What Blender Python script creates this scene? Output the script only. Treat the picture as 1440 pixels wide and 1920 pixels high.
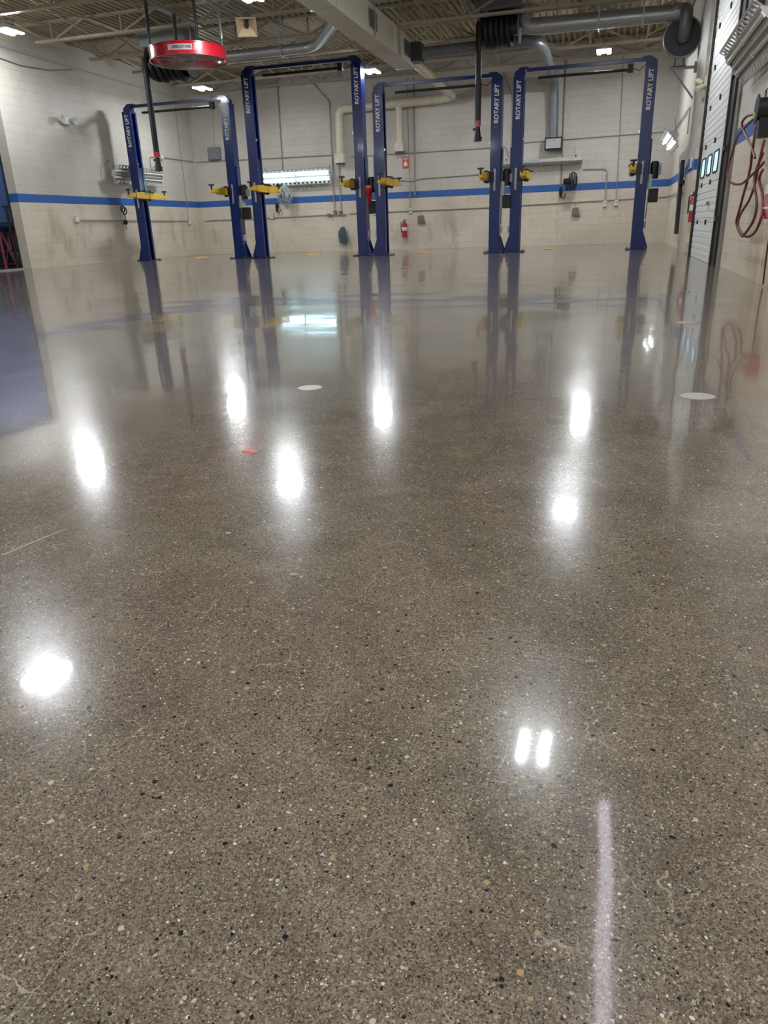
import bpy, bmesh, math, random
from mathutils import Vector, Matrix
random.seed(7)
for o in list(bpy.data.objects): bpy.data.objects.remove(o)
S = bpy.context.scene
COL = S.collection

# ------------------------------------------------------------------ camera, world, exposure
cam = bpy.data.cameras.new('camera'); cam.sensor_fit = 'HORIZONTAL'; cam.sensor_width = 36.0
cam.lens = 36.0*1362.1/1440.0; cam.clip_start = 0.02; cam.clip_end = 200
co = bpy.data.objects.new('camera', cam); COL.objects.link(co)
Wc = Matrix(((0.95930614, 0.28055923, -0.03190988), (-0.07347256, 0.35712923, 0.93116083), (0.27264171, -0.89092381, 0.36320967)))
co.matrix_world = Matrix.Translation((0, 0, 0.65)) @ Wc.transposed().to_4x4()
S.camera = co
vs = S.view_settings
S.display_settings.display_device = 'sRGB'
vs.view_transform = 'Standard'; vs.look = 'None'; vs.gamma = 1.0; vs.exposure = 0.0; vs.use_curve_mapping = False
w = bpy.data.worlds.new('sky'); S.world = w; w.use_nodes = True
bg = w.node_tree.nodes['Background']; bg.inputs[0].default_value = (0.16, 0.47, 0.95, 1); bg.inputs[1].default_value = 1.0
LED = 410.0          # luminance of the high-bay panels
TUBE = 9.0          # lit fluorescent tubes

# ------------------------------------------------------------------ materials
def lin(c):
    return tuple(((v/255.0)/12.92 if v/255.0 <= 0.04045 else (((v/255.0)+0.055)/1.055)**2.4) for v in c)
def newmat(name):
    m = bpy.data.materials.new(name); m.use_nodes = True
    nt = m.node_tree; b = nt.nodes['Principled BSDF']
    return m, nt, b
def N(nt, typ, **kw):
    n = nt.nodes.new(typ)
    for k, v in kw.items():
        if k == 'inp':
            for kk, vv in v.items(): n.inputs[kk].default_value = vv
        else: setattr(n, k, v)
    return n
def L(nt, a, b): nt.links.new(a, b)
def ramp(nt, stops, interp='LINEAR'):
    r = nt.nodes.new('ShaderNodeValToRGB'); e = r.color_ramp.elements; r.color_ramp.interpolation = interp
    while len(e) < len(stops): e.new(0.5)
    for i, (p, c) in enumerate(stops):
        e[i].position = p; e[i].color = (c[0], c[1], c[2], 1)
    return r
def mix(nt, fac, a, b, blend='MIX'):
    n = nt.nodes.new('ShaderNodeMix'); n.data_type = 'RGBA'; n.blend_type = blend
    for sock, v in ((n.inputs[0], fac), (n.inputs[6], a), (n.inputs[7], b)):
        if isinstance(v, (int, float)): sock.default_value = v
        elif isinstance(v, tuple): sock.default_value = (v[0], v[1], v[2], 1)
        else: L(nt, v, sock)
    return n.outputs[2]
def math_(nt, op, a, b=None, c=None):
    n = nt.nodes.new('ShaderNodeMath'); n.operation = op
    for i, v in enumerate((a, b, c)):
        if v is None: continue
        if isinstance(v, (int, float)): n.inputs[i].default_value = v
        else: L(nt, v, n.inputs[i])
    return n.outputs[0]
def mrange(nt, v, a, b, c=0.0, d=1.0, smooth=False):
    n = nt.nodes.new('ShaderNodeMapRange'); n.interpolation_type = 'SMOOTHSTEP' if smooth else 'LINEAR'
    L(nt, v, n.inputs[0])
    for i, x in zip((1, 2, 3, 4), (a, b, c, d)): n.inputs[i].default_value = x
    return n.outputs[0]
MATS = {}
def paint(name, rgb, rough=0.5, metal=0.0, var=0.08, scale=6.0, bump=0.0, coat=0.0):
    """plain coat of paint, plastic or metal with a little procedural unevenness"""
    if name in MATS: return MATS[name]
    m, nt, b = newmat(name)
    c = lin(rgb)
    tc = N(nt, 'ShaderNodeTexCoord'); no = N(nt, 'ShaderNodeTexNoise', inp={'Scale': scale, 'Detail': 4.0})
    L(nt, tc.outputs['Object'], no.inputs['Vector'])
    r = ramp(nt, [(0.3, tuple(v*(1-var) for v in c)), (0.7, tuple(min(1, v*(1+var)) for v in c))])
    L(nt, no.outputs[0], r.inputs[0]); L(nt, r.outputs[0], b.inputs['Base Color'])
    b.inputs['Roughness'].default_value = rough; b.inputs['Metallic'].default_value = metal
    if coat: b.inputs['Coat Weight'].default_value = coat; b.inputs['Coat Roughness'].default_value = 0.08
    if bump:
        bp = N(nt, 'ShaderNodeBump', inp={'Strength': bump, 'Distance': 0.01}); L(nt, no.outputs[0], bp.inputs['Height']); L(nt, bp.outputs[0], b.inputs['Normal'])
    MATS[name] = m
    return m
def glow(name, rgb, strength):
    m, nt, b = newmat(name)
    b.inputs['Base Color'].default_value = (0.8, 0.8, 0.8, 1)
    b.inputs['Emission Color'].default_value = (*rgb, 1); b.inputs['Emission Strength'].default_value = strength
    return m

def wall_mat(name, axis):
    """painted concrete block with a blue band one course high, scuffs and stains"""
    m, nt, b = newmat(name)
    tc = N(nt, 'ShaderNodeTexCoord'); sx = N(nt, 'ShaderNodeSeparateXYZ'); L(nt, tc.outputs['Object'], sx.inputs[0])
    cb = N(nt, 'ShaderNodeCombineXYZ'); L(nt, sx.outputs[axis], cb.inputs[0]); L(nt, sx.outputs[2], cb.inputs[1])
    br = N(nt, 'ShaderNodeTexBrick', inp={'Scale': 1.0, 'Brick Width': 0.40, 'Row Height': 0.19, 'Mortar Size': 0.005, 'Mortar Smooth': 0.3,
           'Color1': (1, 1, 1, 1), 'Color2': (0.965, 0.965, 0.96, 1), 'Mortar': (0.80, 0.79, 0.77, 1)})
    L(nt, cb.outputs[0], br.inputs['Vector'])
    up = lin((206, 200, 190)); lo = lin((220, 208, 190)); st = lin((46, 98, 172))
    z = sx.outputs[2]
    below = math_(nt, 'LESS_THAN', z, 1.52)
    band = math_(nt, 'MULTIPLY', math_(nt, 'GREATER_THAN', z, 1.52), math_(nt, 'LESS_THAN', z, 1.71))
    if name == 'wall_block_right': band = math_(nt, 'MULTIPLY', band, math_(nt, 'GREATER_THAN', sx.outputs[1], 7.6))   # the band stops short of the entrance
    base = mix(nt, below, up, lo)
    base = mix(nt, band, base, st)
    col = mix(nt, 1.0, base, br.outputs['Color'], 'MULTIPLY')
    n1 = N(nt, 'ShaderNodeTexNoise', inp={'Scale': 0.8, 'Detail': 6.0, 'Roughness': 0.6}); L(nt, tc.outputs['Object'], n1.inputs['Vector'])
    col = mix(nt, 1.0, col, ramp_out(nt, n1.outputs[0], [(0.35, (0.86, 0.85, 0.83)), (0.65, (1, 1, 1))]), 'MULTIPLY')
    # dirt: streaks and scuffs on the lower wall
    n2 = N(nt, 'ShaderNodeTexNoise', inp={'Scale': 1.0, 'Detail': 8.0, 'Roughness': 0.7})
    mp = N(nt, 'ShaderNodeMapping', inp={'Scale': (1.6, 1.6, 0.5)}); L(nt, tc.outputs['Object'], mp.inputs[0]); L(nt, mp.outputs[0], n2.inputs['Vector'])
    d = math_(nt, 'MULTIPLY', mrange(nt, n2.outputs[0], 0.54, 0.74), mrange(nt, z, 2.2, 0.6))
    col = mix(nt, math_(nt, 'MULTIPLY', d, 0.55), col, lin((120, 98, 76)))
    n3 = N(nt, 'ShaderNodeTexNoise', inp={'Scale': 14.0, 'Detail': 4.0, 'Roughness': 0.7}); L(nt, tc.outputs['Object'], n3.inputs['Vector'])
    d3 = math_(nt, 'MULTIPLY', mrange(nt, n3.outputs[0], 0.70, 0.76), mrange(nt, z, 2.0, 1.2))
    col = mix(nt, math_(nt, 'MULTIPLY', d3, 0.5), col, lin((70, 60, 52)))
    if name == 'wall_block_right':       # rusty water stains low on the wall beside the hose reel
        y = sx.outputs[1]
        n4 = N(nt, 'ShaderNodeTexNoise', inp={'Scale': 3.0, 'Detail': 6.0})
        m4 = N(nt, 'ShaderNodeMapping', inp={'Scale': (1, 3.0, 0.25)}); L(nt, tc.outputs['Object'], m4.inputs[0]); L(nt, m4.outputs[0], n4.inputs['Vector'])
        f = math_(nt, 'MULTIPLY', math_(nt, 'MULTIPLY', mrange(nt, n4.outputs[0], 0.42, 0.62), mrange(nt, y, 9.6, 8.6)), mrange(nt, z, 1.3, 0.2))
        col = mix(nt, math_(nt, 'MULTIPLY', f, 0.7), col, lin((176, 140, 78)))
    L(nt, col, b.inputs['Base Color'])
    b.inputs['Roughness'].default_value = 0.5
    bp = N(nt, 'ShaderNodeBump', inp={'Strength': 0.5, 'Distance': 0.004}); L(nt, br.outputs['Fac'], bp.inputs['Height']); bp.invert = True
    L(nt, bp.outputs[0], b.inputs['Normal'])
    return m
def ramp_out(nt, fac, stops):
    r = ramp(nt, stops); L(nt, fac, r.inputs[0]); return r.outputs[0]

def floor_mat():
    """ground and polished concrete: sand, pebbles, hairline cracks, mottled grey-brown paste, sealed gloss"""
    m, nt, b = newmat('polished_concrete')
    tc = N(nt, 'ShaderNodeTexCoord'); P = tc.outputs['Object']
    def noise(scale, detail=4.0, rough=0.55, vec=None, dist=0.0):
        n = N(nt, 'ShaderNodeTexNoise', inp={'Scale': scale, 'Detail': detail, 'Roughness': rough, 'Distortion': dist}); L(nt, vec or P, n.inputs['Vector']); return n.outputs[0]
    def voro(scale, feature='F1', vec=None, rnd=1.0):
        n = N(nt, 'ShaderNodeTexVoronoi', feature=feature, voronoi_dimensions='2D', inp={'Scale': scale, 'Randomness': rnd}); L(nt, vec or P, n.inputs['Vector']); return n
    # paste colour
    big = noise(0.9, 5.0, 0.6, dist=0.8)
    mid = noise(5.0, 6.0, 0.65, dist=1.2)
    base = ramp_out(nt, big, [(0.30, lin((106, 95, 85))), (0.45, lin((122, 112, 100))), (0.56, lin((112, 104, 92))), (0.70, lin((118, 113, 97)))])
    base = mix(nt, 1.0, base, ramp_out(nt, mid, [(0.3, (0.76, 0.74, 0.72)), (0.7, (1.22, 1.21, 1.19))]), 'MULTIPLY')
    # wobbling lookup so the grains are not perfect cells
    wn = N(nt, 'ShaderNodeTexNoise', inp={'Scale': 160.0, 'Detail': 2.0}); L(nt, P, wn.inputs['Vector'])
    wob = N(nt, 'ShaderNodeVectorMath', operation='SCALE', inp={'Scale': 0.004}); L(nt, wn.outputs[1], wob.inputs[0])
    pv = N(nt, 'ShaderNodeVectorMath', operation='ADD'); L(nt, P, pv.inputs[0]); L(nt, wob.outputs[0], pv.inputs[1]); PW = pv.outputs[0]
    # sand: every grain its own shade
    s1 = voro(560.0, vec=PW); sc = N(nt, 'ShaderNodeSeparateColor'); L(nt, s1.outputs['Color'], sc.inputs[0])
    sand = ramp_out(nt, sc.outputs[0], [(0.0, (0.40, 0.38, 0.37)), (0.3, (0.78, 0.76, 0.74)), (0.65, (1.02, 1.0, 0.97)), (0.88, (1.25, 1.22, 1.16)), (1.0, (1.6, 1.55, 1.45))])
    base = mix(nt, 1.0, base, sand, 'MULTIPLY')
    s2 = voro(400.0, vec=PW); sc2 = N(nt, 'ShaderNodeSeparateColor'); L(nt, s2.outputs['Color'], sc2.inputs[0])
    def grains(base, v, sep, thr, rad, stops):
        keep = math_(nt, 'GREATER_THAN', sep.outputs[1], thr)
        r = math_(nt, 'MULTIPLY_ADD', sep.outputs[2], rad*0.7, rad*0.5)
        f = math_(nt, 'MULTIPLY', keep, math_(nt, 'LESS_THAN', v.outputs['Distance'], r))
        c = ramp_out(nt, sep.outputs[0], stops)
        c.node.color_ramp.interpolation = 'CONSTANT'
        return mix(nt, f, base, c), f
    stone = [(0.0, lin((34, 33, 36))), (0.22, lin((60, 56, 52))), (0.34, lin((164, 154, 138))), (0.52, lin((180, 172, 158))), (0.62, lin((164, 138, 102))), (0.72, lin((132, 122, 110))), (0.84, lin((150, 140, 122))), (0.94, lin((208, 203, 194)))]
    base, f2 = grains(base, s2, sc2, 0.76, 0.36, stone)
    s3 = voro(200.0, vec=PW); sc3 = N(nt, 'ShaderNodeSeparateColor'); L(nt, s3.outputs['Color'], sc3.inputs[0])
    base, f3 = grains(base, s3, sc3, 0.88, 0.36, stone)
    s4 = voro(88.0, vec=PW); sc4 = N(nt, 'ShaderNodeSeparateColor'); L(nt, s4.outputs['Color'], sc4.inputs[0])
    base, f4 = grains(base, s4, sc4, 0.962, 0.28, [(0.0, lin((36, 36, 40))), (0.4, lin((170, 140, 104))), (0.55, lin((112, 100, 88))), (0.75, lin((186, 176, 160))), (0.9, lin((120, 92, 76)))])
    # hairline crazing
    wn2 = N(nt, 'ShaderNodeTexNoise', inp={'Scale': 26.0, 'Detail': 3.0}); L(nt, P, wn2.inputs['Vector'])
    wb2 = N(nt, 'ShaderNodeVectorMath', operation='SCALE', inp={'Scale': 0.05}); L(nt, wn2.outputs[1], wb2.inputs[0])
    pv2 = N(nt, 'ShaderNodeVectorMath', operation='ADD'); L(nt, P, pv2.inputs[0]); L(nt, wb2.outputs[0], pv2.inputs[1])
    ce = voro(16.0, 'DISTANCE_TO_EDGE', vec=pv2.outputs[0])
    cr = math_(nt, 'MULTIPLY', math_(nt, 'LESS_THAN', ce.outputs['Distance'], 0.012), mrange(nt, noise(9.0, 3.0), 0.52, 0.62))
    base = mix(nt, math_(nt, 'MULTIPLY', cr, 0.55), base, lin((186, 176, 160)))
    # faint pale trowel scars far across the slab
    st = N(nt, 'ShaderNodeMapping', inp={'Scale': (0.5, 2.2, 1.0), 'Rotation': (0, 0, 0.35)}); L(nt, P, st.inputs[0])
    sc_ = mrange(nt, noise(1.4, 7.0, 0.7, vec=st.outputs[0], dist=1.5), 0.62, 0.78)
    base = mix(nt, math_(nt, 'MULTIPLY', sc_, 0.25), base, lin((168, 162, 152)))
    L(nt, base, b.inputs['Base Color'])
    rr = mrange(nt, noise(2.2, 5.0, 0.6, dist=1.0), 0.3, 0.7, 0.15, 0.23)
    L(nt, rr, b.inputs['Roughness'])
    b.inputs['Specular IOR Level'].default_value = 0.17
    b.inputs['Coat IOR'].default_value = 1.45
    lw = N(nt, 'ShaderNodeLayerWeight', inp={'Blend': 0.5})         # the sealer film: weak head-on, strong at glancing angles
    L(nt, mrange(nt, lw.outputs['Facing'], 0.40, 0.88, 0.085, 0.26), b.inputs['Specular IOR Level'])
    L(nt, mrange(nt, lw.outputs['Facing'], 0.40, 0.88, 0.20, 0.62), b.inputs['Coat Weight'])
    cr_ = mrange(nt, noise(1.3, 5.0, 0.6, dist=0.6), 0.3, 0.7, 0.035, 0.065)
    L(nt, cr_, b.inputs['Coat Roughness'])
    # gentle undulation left by the grinders
    h = math_(nt, 'ADD', math_(nt, 'MULTIPLY', noise(1.1, 1.0), 0.0050), math_(nt, 'MULTIPLY', noise(4.5, 2.0), 0.00042))
    bp = N(nt, 'ShaderNodeBump', inp={'Strength': 1.0, 'Distance': 1.0}); L(nt, h, bp.inputs['Height'])
    L(nt, bp.outputs[0], b.inputs['Coat Normal']); L(nt, bp.outputs[0], b.inputs['Normal'])
    return m

def spiral_mat():
    m, nt, b = newmat('galvanised_spiral')
    tc = N(nt, 'ShaderNodeTexCoord')
    v = N(nt, 'ShaderNodeTexVoronoi', inp={'Scale': 40.0}); L(nt, tc.outputs['Object'], v.inputs['Vector'])
    c = ramp_out(nt, v.outputs['Color'], [(0, lin((172, 176, 182))), (1, lin((190, 194, 200)))])
    L(nt, c, b.inputs['Base Color']); b.inputs['Metallic'].default_value = 0.7; b.inputs['Roughness'].default_value = 0.36
    wv = N(nt, 'ShaderNodeTexWave', inp={'Scale': 2.2, 'Distortion': 0.0}); L(nt, tc.outputs['Object'], wv.inputs['Vector'])
    bp = N(nt, 'ShaderNodeBump', inp={'Strength': 0.15, 'Distance': 0.006}); L(nt, wv.outputs[1], bp.inputs['Height']); L(nt, bp.outputs[0], b.inputs['Normal'])
    return m

M_far = wall_mat('wall_block_far', 0); M_left = wall_mat('wall_block_left', 1); M_right = wall_mat('wall_block_right', 1)
M_floor = floor_mat()
M_galv = spiral_mat()
M_deck = paint('cream_deck_paint', (158, 147, 122), 0.55, var=0.06)
M_joist = paint('cream_steel_paint', (168, 158, 138), 0.5, var=0.07)
M_joist2 = paint('grey_steel_paint', (104, 104, 104), 0.5)
M_ductp = paint('cream_duct_paint', (206, 200, 186), 0.5, var=0.05, scale=2.0)
M_pipe = paint('ivory_pipe_paint', (214, 206, 184), 0.45)
M_grey = paint('grey_sheet_metal', (126, 130, 134), 0.4, 0.3)
M_dgrey = paint('dark_grey_enamel', (62, 64, 72), 0.35)
M_lgrey = paint('light_grey_enamel', (176, 178, 178), 0.4)
M_black = paint('black_rubber', (11, 11, 15), 0.5)
M_blackm = paint('black_enamel', (20, 20, 24), 0.3)
M_blue = paint('blue_lift_enamel', (3, 33, 98), 0.28, coat=0.2, var=0.05)
M_dblue = paint('navy_lift_enamel', (10, 20, 60), 0.3)
M_yellow = paint('yellow_lift_enamel', (214, 172, 36), 0.35)
M_red = paint('red_enamel', (176, 12, 36), 0.25, coat=0.6)
M_dred = paint('dark_red_rubber', (96, 34, 34), 0.5)
M_white = paint('white_enamel', (228, 228, 224), 0.4)
M_chrome = paint('bright_steel', (200, 202, 206), 0.22, 0.95)
M_conduit = paint('painted_conduit', (158, 152, 142), 0.45)
M_door = paint('white_door_steel', (218, 218, 214), 0.4, var=0.04)
M_seal = paint('black_door_track', (30, 30, 32), 0.5)
M_bluewall = paint('blue_wall_paint', (80, 98, 136), 0.45)
M_steelred = paint('dark_red_stand', (92, 16, 36), 0.4)
M_refl = paint('worn_reflector', (186, 186, 182), 0.35, 0.15)
M_panel = glow('led_panel', (0.91, 0.96, 1.0), LED)
M_tube = glow('lit_tube', (0.55, 0.90, 1.0), TUBE*1.6)
M_tubed = glow('soft_lit_tube', (0.92, 0.98, 1.0), TUBE*0.8)
M_strip = glow('strip_lens', (0.90, 0.86, 1.0), 44.0)
M_offtube = paint('unlit_tube_glass', (206, 206, 200), 0.25)
M_letter = paint('white_lettering', (226, 226, 224), 0.5)
M_redmark = paint('red_lettering', (196, 60, 50), 0.5)
M_ygreen = paint('yellow_green_paint', (176, 176, 60), 0.5)
M_plastic = paint('clear_grey_plastic', (150, 166, 190), 0.2)
M_bag = paint('slate_cloth', (70, 82, 92), 0.8)
M_patch = paint('pale_grout', (186, 178, 164), 0.35, var=0.25, scale=180)
M_chip = paint('dull_grout', (142, 134, 122), 0.4, var=0.2, scale=150)
M_redmk = paint('red_marking', (226, 70, 58), 0.4)
M_skyblock = paint('sky_block_board', (90, 90, 90), 0.8)
M_paneglow = glow('pane_sky_glow', (0.20, 0.52, 0.95), 1.1)  # panes emit a sky-blue glow in place of daylight through glass

# ------------------------------------------------------------------ mesh helper
class MB:
    def __init__(s): s.bm = bmesh.new()
    def box(s, c, d, rot=None):
        r = bmesh.ops.create_cube(s.bm, size=1.0); mt = Matrix.Translation(c) @ (rot.to_4x4() if rot else Matrix()) @ Matrix.Diagonal((*d, 1))
        bmesh.ops.transform(s.bm, matrix=mt, verts=r['verts']); return s
    def bb(s, a, b):
        return s.box([(x+y)/2 for x, y in zip(a, b)], [abs(y-x) for x, y in zip(a, b)])
    def cyl(s, a, b, r, n=16, r2=None):
        a = Vector(a); b = Vector(b); d = b-a
        q = d.to_track_quat('Z', 'Y').to_matrix().to_4x4()
        k = bmesh.ops.create_cone(s.bm, cap_ends=True, segments=n, radius1=r, radius2=r if r2 is None else r2, depth=d.length)
        bmesh.ops.transform(s.bm, matrix=Matrix.Translation((a+b)/2) @ q, verts=k['verts']); return s
    def bar(s, a, b, w_, h_):
        a = Vector(a); b = Vector(b); d = b-a
        q = d.to_track_quat('X', 'Z').to_matrix()
        return s.box((a+b)/2, (d.length, w_, h_), q)
    def tube(s, pts, r, n=10, closed=False, fillet=0.0):
        P = [Vector(p) for p in pts]
        if fillet:
            Q = [P[0]]
            for i in range(1, len(P)-1):
                a = (P[i-1]-P[i]); c = (P[i+1]-P[i]); fl = min(fillet, a.length*0.45, c.length*0.45)
                p0 = P[i]+a.normalized()*fl; p2 = P[i]+c.normalized()*fl
                for k in range(6):
                    t = k/5; Q.append(p0*(1-t)**2+P[i]*2*t*(1-t)+p2*t*t)
            Q.append(P[-1]); P = Q
        rings = []; m = len(P); prev = None
        for i, p in enumerate(P):
            if closed: t = (P[(i+1) % m]-P[i-1])
            else: t = P[min(i+1, m-1)]-P[max(i-1, 0)]
            t.normalize()
            if prev is None:
                u = t.orthogonal().normalized()
            else:
                u = (prev-t*prev.dot(t))
                u = u.normalized() if u.length > 1e-6 else t.orthogonal().normalized()
            prev = u; v = t.cross(u)
            rr = r[i] if isinstance(r, (list, tuple)) else r
            rings.append([s.bm.verts.new(p+(u*math.cos(2*math.pi*k/n)+v*math.sin(2*math.pi*k/n))*rr) for k in range(n)])
        for i in range(m if closed else m-1):
            A = rings[i]; B = rings[(i+1) % m]
            for k in range(n): s.bm.faces.new((A[k], A[(k+1) % n], B[(k+1) % n], B[k]))
        if not closed:
            s.bm.faces.new(rings[0][::-1]); s.bm.faces.new(rings[-1])
        return s
    def ring(s, c, R_, r, axis='Z', n=40, k=8):
        ax = {'X': (Vector((0, 1, 0)), Vector((0, 0, 1))), 'Y': (Vector((1, 0, 0)), Vector((0, 0, 1))), 'Z': (Vector((1, 0, 0)), Vector((0, 1, 0)))}[axis]
        return s.tube([Vector(c)+(ax[0]*math.cos(2*math.pi*i/n)+ax[1]*math.sin(2*math.pi*i/n))*R_ for i in range(n)], r, k, True)
    def prism(s, poly, f, a, b):
        """poly: 2-D outline; f(u, v, w) gives the 3-D point; extruded from w=a to w=b"""
        A = [s.bm.verts.new(f(u, v, a)) for u, v in poly]; B = [s.bm.verts.new(f(u, v, b)) for u, v in poly]; n = len(poly)
        s.bm.faces.new(A[::-1]); s.bm.faces.new(B)
        for i in range(n): s.bm.faces.new((A[i], A[(i+1) % n], B[(i+1) % n], B[i]))
        return s
    def lathe(s, prof, c=(0, 0, 0), n=24, axis='Z'):
        f = {'Z': lambda r, h, t: (r*math.cos(t), r*math.sin(t), h), 'X': lambda r, h, t: (h, r*math.cos(t), r*math.sin(t)), 'Y': lambda r, h, t: (r*math.cos(t), h, r*math.sin(t))}[axis]
        R_ = [[s.bm.verts.new(Vector(c)+Vector(f(max(r, 1e-4), h, 2*math.pi*k/n))) for k in range(n)] for r, h in prof]
        for i in range(len(R_)-1):
            for k in range(n): s.bm.faces.new((R_[i][k], R_[i][(k+1) % n], R_[i+1][(k+1) % n], R_[i+1][k]))
        return s
    def build(s, name, mat, parent=None, smooth=False, bevel=0.0):
        bmesh.ops.recalc_face_normals(s.bm, faces=s.bm.faces[:])
        me = bpy.data.meshes.new(name); s.bm.to_mesh(me); s.bm.free()
        me.materials.append(mat)
        o = bpy.data.objects.new(name, me); COL.objects.link(o)
        if parent: o.parent = parent
        if smooth:
            for p in me.polygons: p.use_smooth = True
            me.set_sharp_from_angle(angle=math.radians(40))
        if bevel:
            bv = o.modifiers.new('bevel', 'BEVEL'); bv.width = bevel; bv.segments = 2; bv.limit_method = 'ANGLE'
        return o
def tag(o, label, cat, group=None, kind=None):
    o['label'] = label; o['category'] = cat
    if group: o['group'] = group
    if kind: o['kind'] = kind
    return o
def thing(name, label, cat, loc=(0, 0, 0), group=None, rot=(0, 0, 0)):
    o = bpy.data.objects.new(name, None); COL.objects.link(o); o.location = loc; o.rotation_euler = rot; o.empty_display_size = 0.2
    return tag(o, label, cat, group)
def struct(o): o['kind'] = 'structure'; return o
def kids(o): return [c for c in bpy.data.objects if c.parent == o]
def dup(src, loc, label, rot=None, group=None):
    r = src.copy(); COL.objects.link(r); r.location = loc
    if rot is not None: r.rotation_euler = rot
    r['label'] = label
    if group: r['group'] = group
    def rec(a, b):
        for ch in kids(a):
            c = ch.copy(); COL.objects.link(c); c.parent = b; rec(ch, c)
    rec(src, r)
    return r
def text_mesh(name, body, mat, w_, h_, parent=None, mtx=None, depth=0.002, align='CENTER'):
    """raised lettering, w_ wide and h_ tall, centred, in the local XY plane before mtx"""
    cu = bpy.data.curves.new(name, 'FONT'); cu.body = body; cu.align_x = 'CENTER'; cu.align_y = 'CENTER'; cu.extrude = depth; cu.offset = 0.028; cu.resolution_u = 3
    t = bpy.data.objects.new(name, cu); COL.objects.link(t)
    dg = bpy.context.evaluated_depsgraph_get(); me = bpy.data.meshes.new_from_object(t.evaluated_get(dg))
    bpy.data.objects.remove(t); bpy.data.curves.remove(cu)
    xs = [v.co.x for v in me.vertices]; ys = [v.co.y for v in me.vertices]
    cx, cy = (min(xs)+max(xs))/2, (min(ys)+max(ys))/2; sx, sy = w_/(max(xs)-min(xs)), h_/(max(ys)-min(ys))
    for v in me.vertices: v.co.x = (v.co.x-cx)*sx; v.co.y = (v.co.y-cy)*sy
    if mtx: me.transform(mtx)
    me.materials.clear(); me.materials.append(mat); me.name = name
    o = bpy.data.objects.new(name, me); COL.objects.link(o)
    if parent: o.parent = parent
    return o

XL, XR, YF, YB, ZD, ZJ = -13.66, 1.48, 24.2, -7.0, 5.30, 4.88

# ------------------------------------------------------------------ the room
struct(MB().bb((-19, YB-0.3, -0.2), (XR+0.3, YF+0.3, 0)).build('floor', M_floor))
struct(MB().bb((-19, YF, -0.01), (XR+0.3, YF+0.25, 5.45)).build('wall_far', M_far))
wl = MB(); wl.bb((XL-0.25, 15.67, -0.01), (XL, YF, 5.45)); wl.bb((XL-0.25, 11.0, 3.78), (XL, 15.67, 5.45)); wl.bb((XL-0.25, YB, -0.01), (XL, 11.0, 5.45))
struct(wl.build('wall_left', M_left))
DY0, DY1, DH = 12.2, 15.22, 4.35
wr = MB(); wr.bb((XR, YB, -0.01), (XR+0.25, DY0, 5.45)); wr.bb((XR, DY1, -0.01), (XR+0.25, YF, 5.45)); wr.bb((XR, DY0, DH), (XR+0.25, DY1, 5.45))
struct(MB().bb((XR-0.05, 16.6, 0), (XR, 18.3, 5.29)).build('trim_4', M_right))
struct(wr.build('wall_right', M_right))
struct(MB().bb((XL, YB-0.25, -0.01), (XR, YB, 5.45)).build('wall_back', paint('plain_wall_paint', (170, 165, 156), 0.6)))
dk = MB(); x = XL-0.2
pts = []
while x < XR+0.25:
    pts += [(x, ZD), (x+0.07, ZD), (x+0.095, ZD+0.06), (x+0.135, ZD+0.06), (x+0.16, ZD)]; x += 0.16
pts = [p for i, p in enumerate(pts) if i == 0 or p != pts[i-1]]
A = [dk.bm.verts.new((px, YB, pz)) for px, pz in pts]; B = [dk.bm.verts.new((px, YF, pz)) for px, pz in pts]
for i in range(len(pts)-1):
    if pts[i+1][0]-pts[i][0] > 1e-5: dk.bm.faces.new((A[i], A[i+1], B[i+1], B[i]))
struct(dk.build('ceiling', M_deck))
struct(MB().bb((-19, YB-0.3, 5.46), (XR+0.3, YF+0.3, 5.6)).build('ceiling_sky_block', M_skyblock))  # unseen slab added above the deck to keep sky light out
# side bay seen through the opening in the left wall
struct(MB().bb((-16.1, 10.0, 0), (-15.9, 19.2, 4.6)).build('wall_bay', M_bluewall))
struct(MB().bb((-15.9, 19.0, 0), (XL-0.25, 19.2, 4.6)).build('wall_bay_end', M_bluewall))
struct(MB().bb((-15.9, 9.8, 0), (XL-0.25, 10.0, 4.6)).build('wall_bay_near', M_bluewall))
struct(MB().bb((-16.1, 9.8, 4.6), (XL-0.25, 19.2, 4.7)).build('ceiling_bay', M_deck))
struct(MB().bb((XL-0.25, 11.0, 0), (XL-0.05, 15.67, 0.025)).build('trim_sill', paint('sill_concrete', (150, 148, 146), 0.5)))
struct(MB().bb((XL-0.27, 15.62, 0), (XL-0.25, 15.67, 3.78)).build('trim_seal', M_seal))

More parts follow.
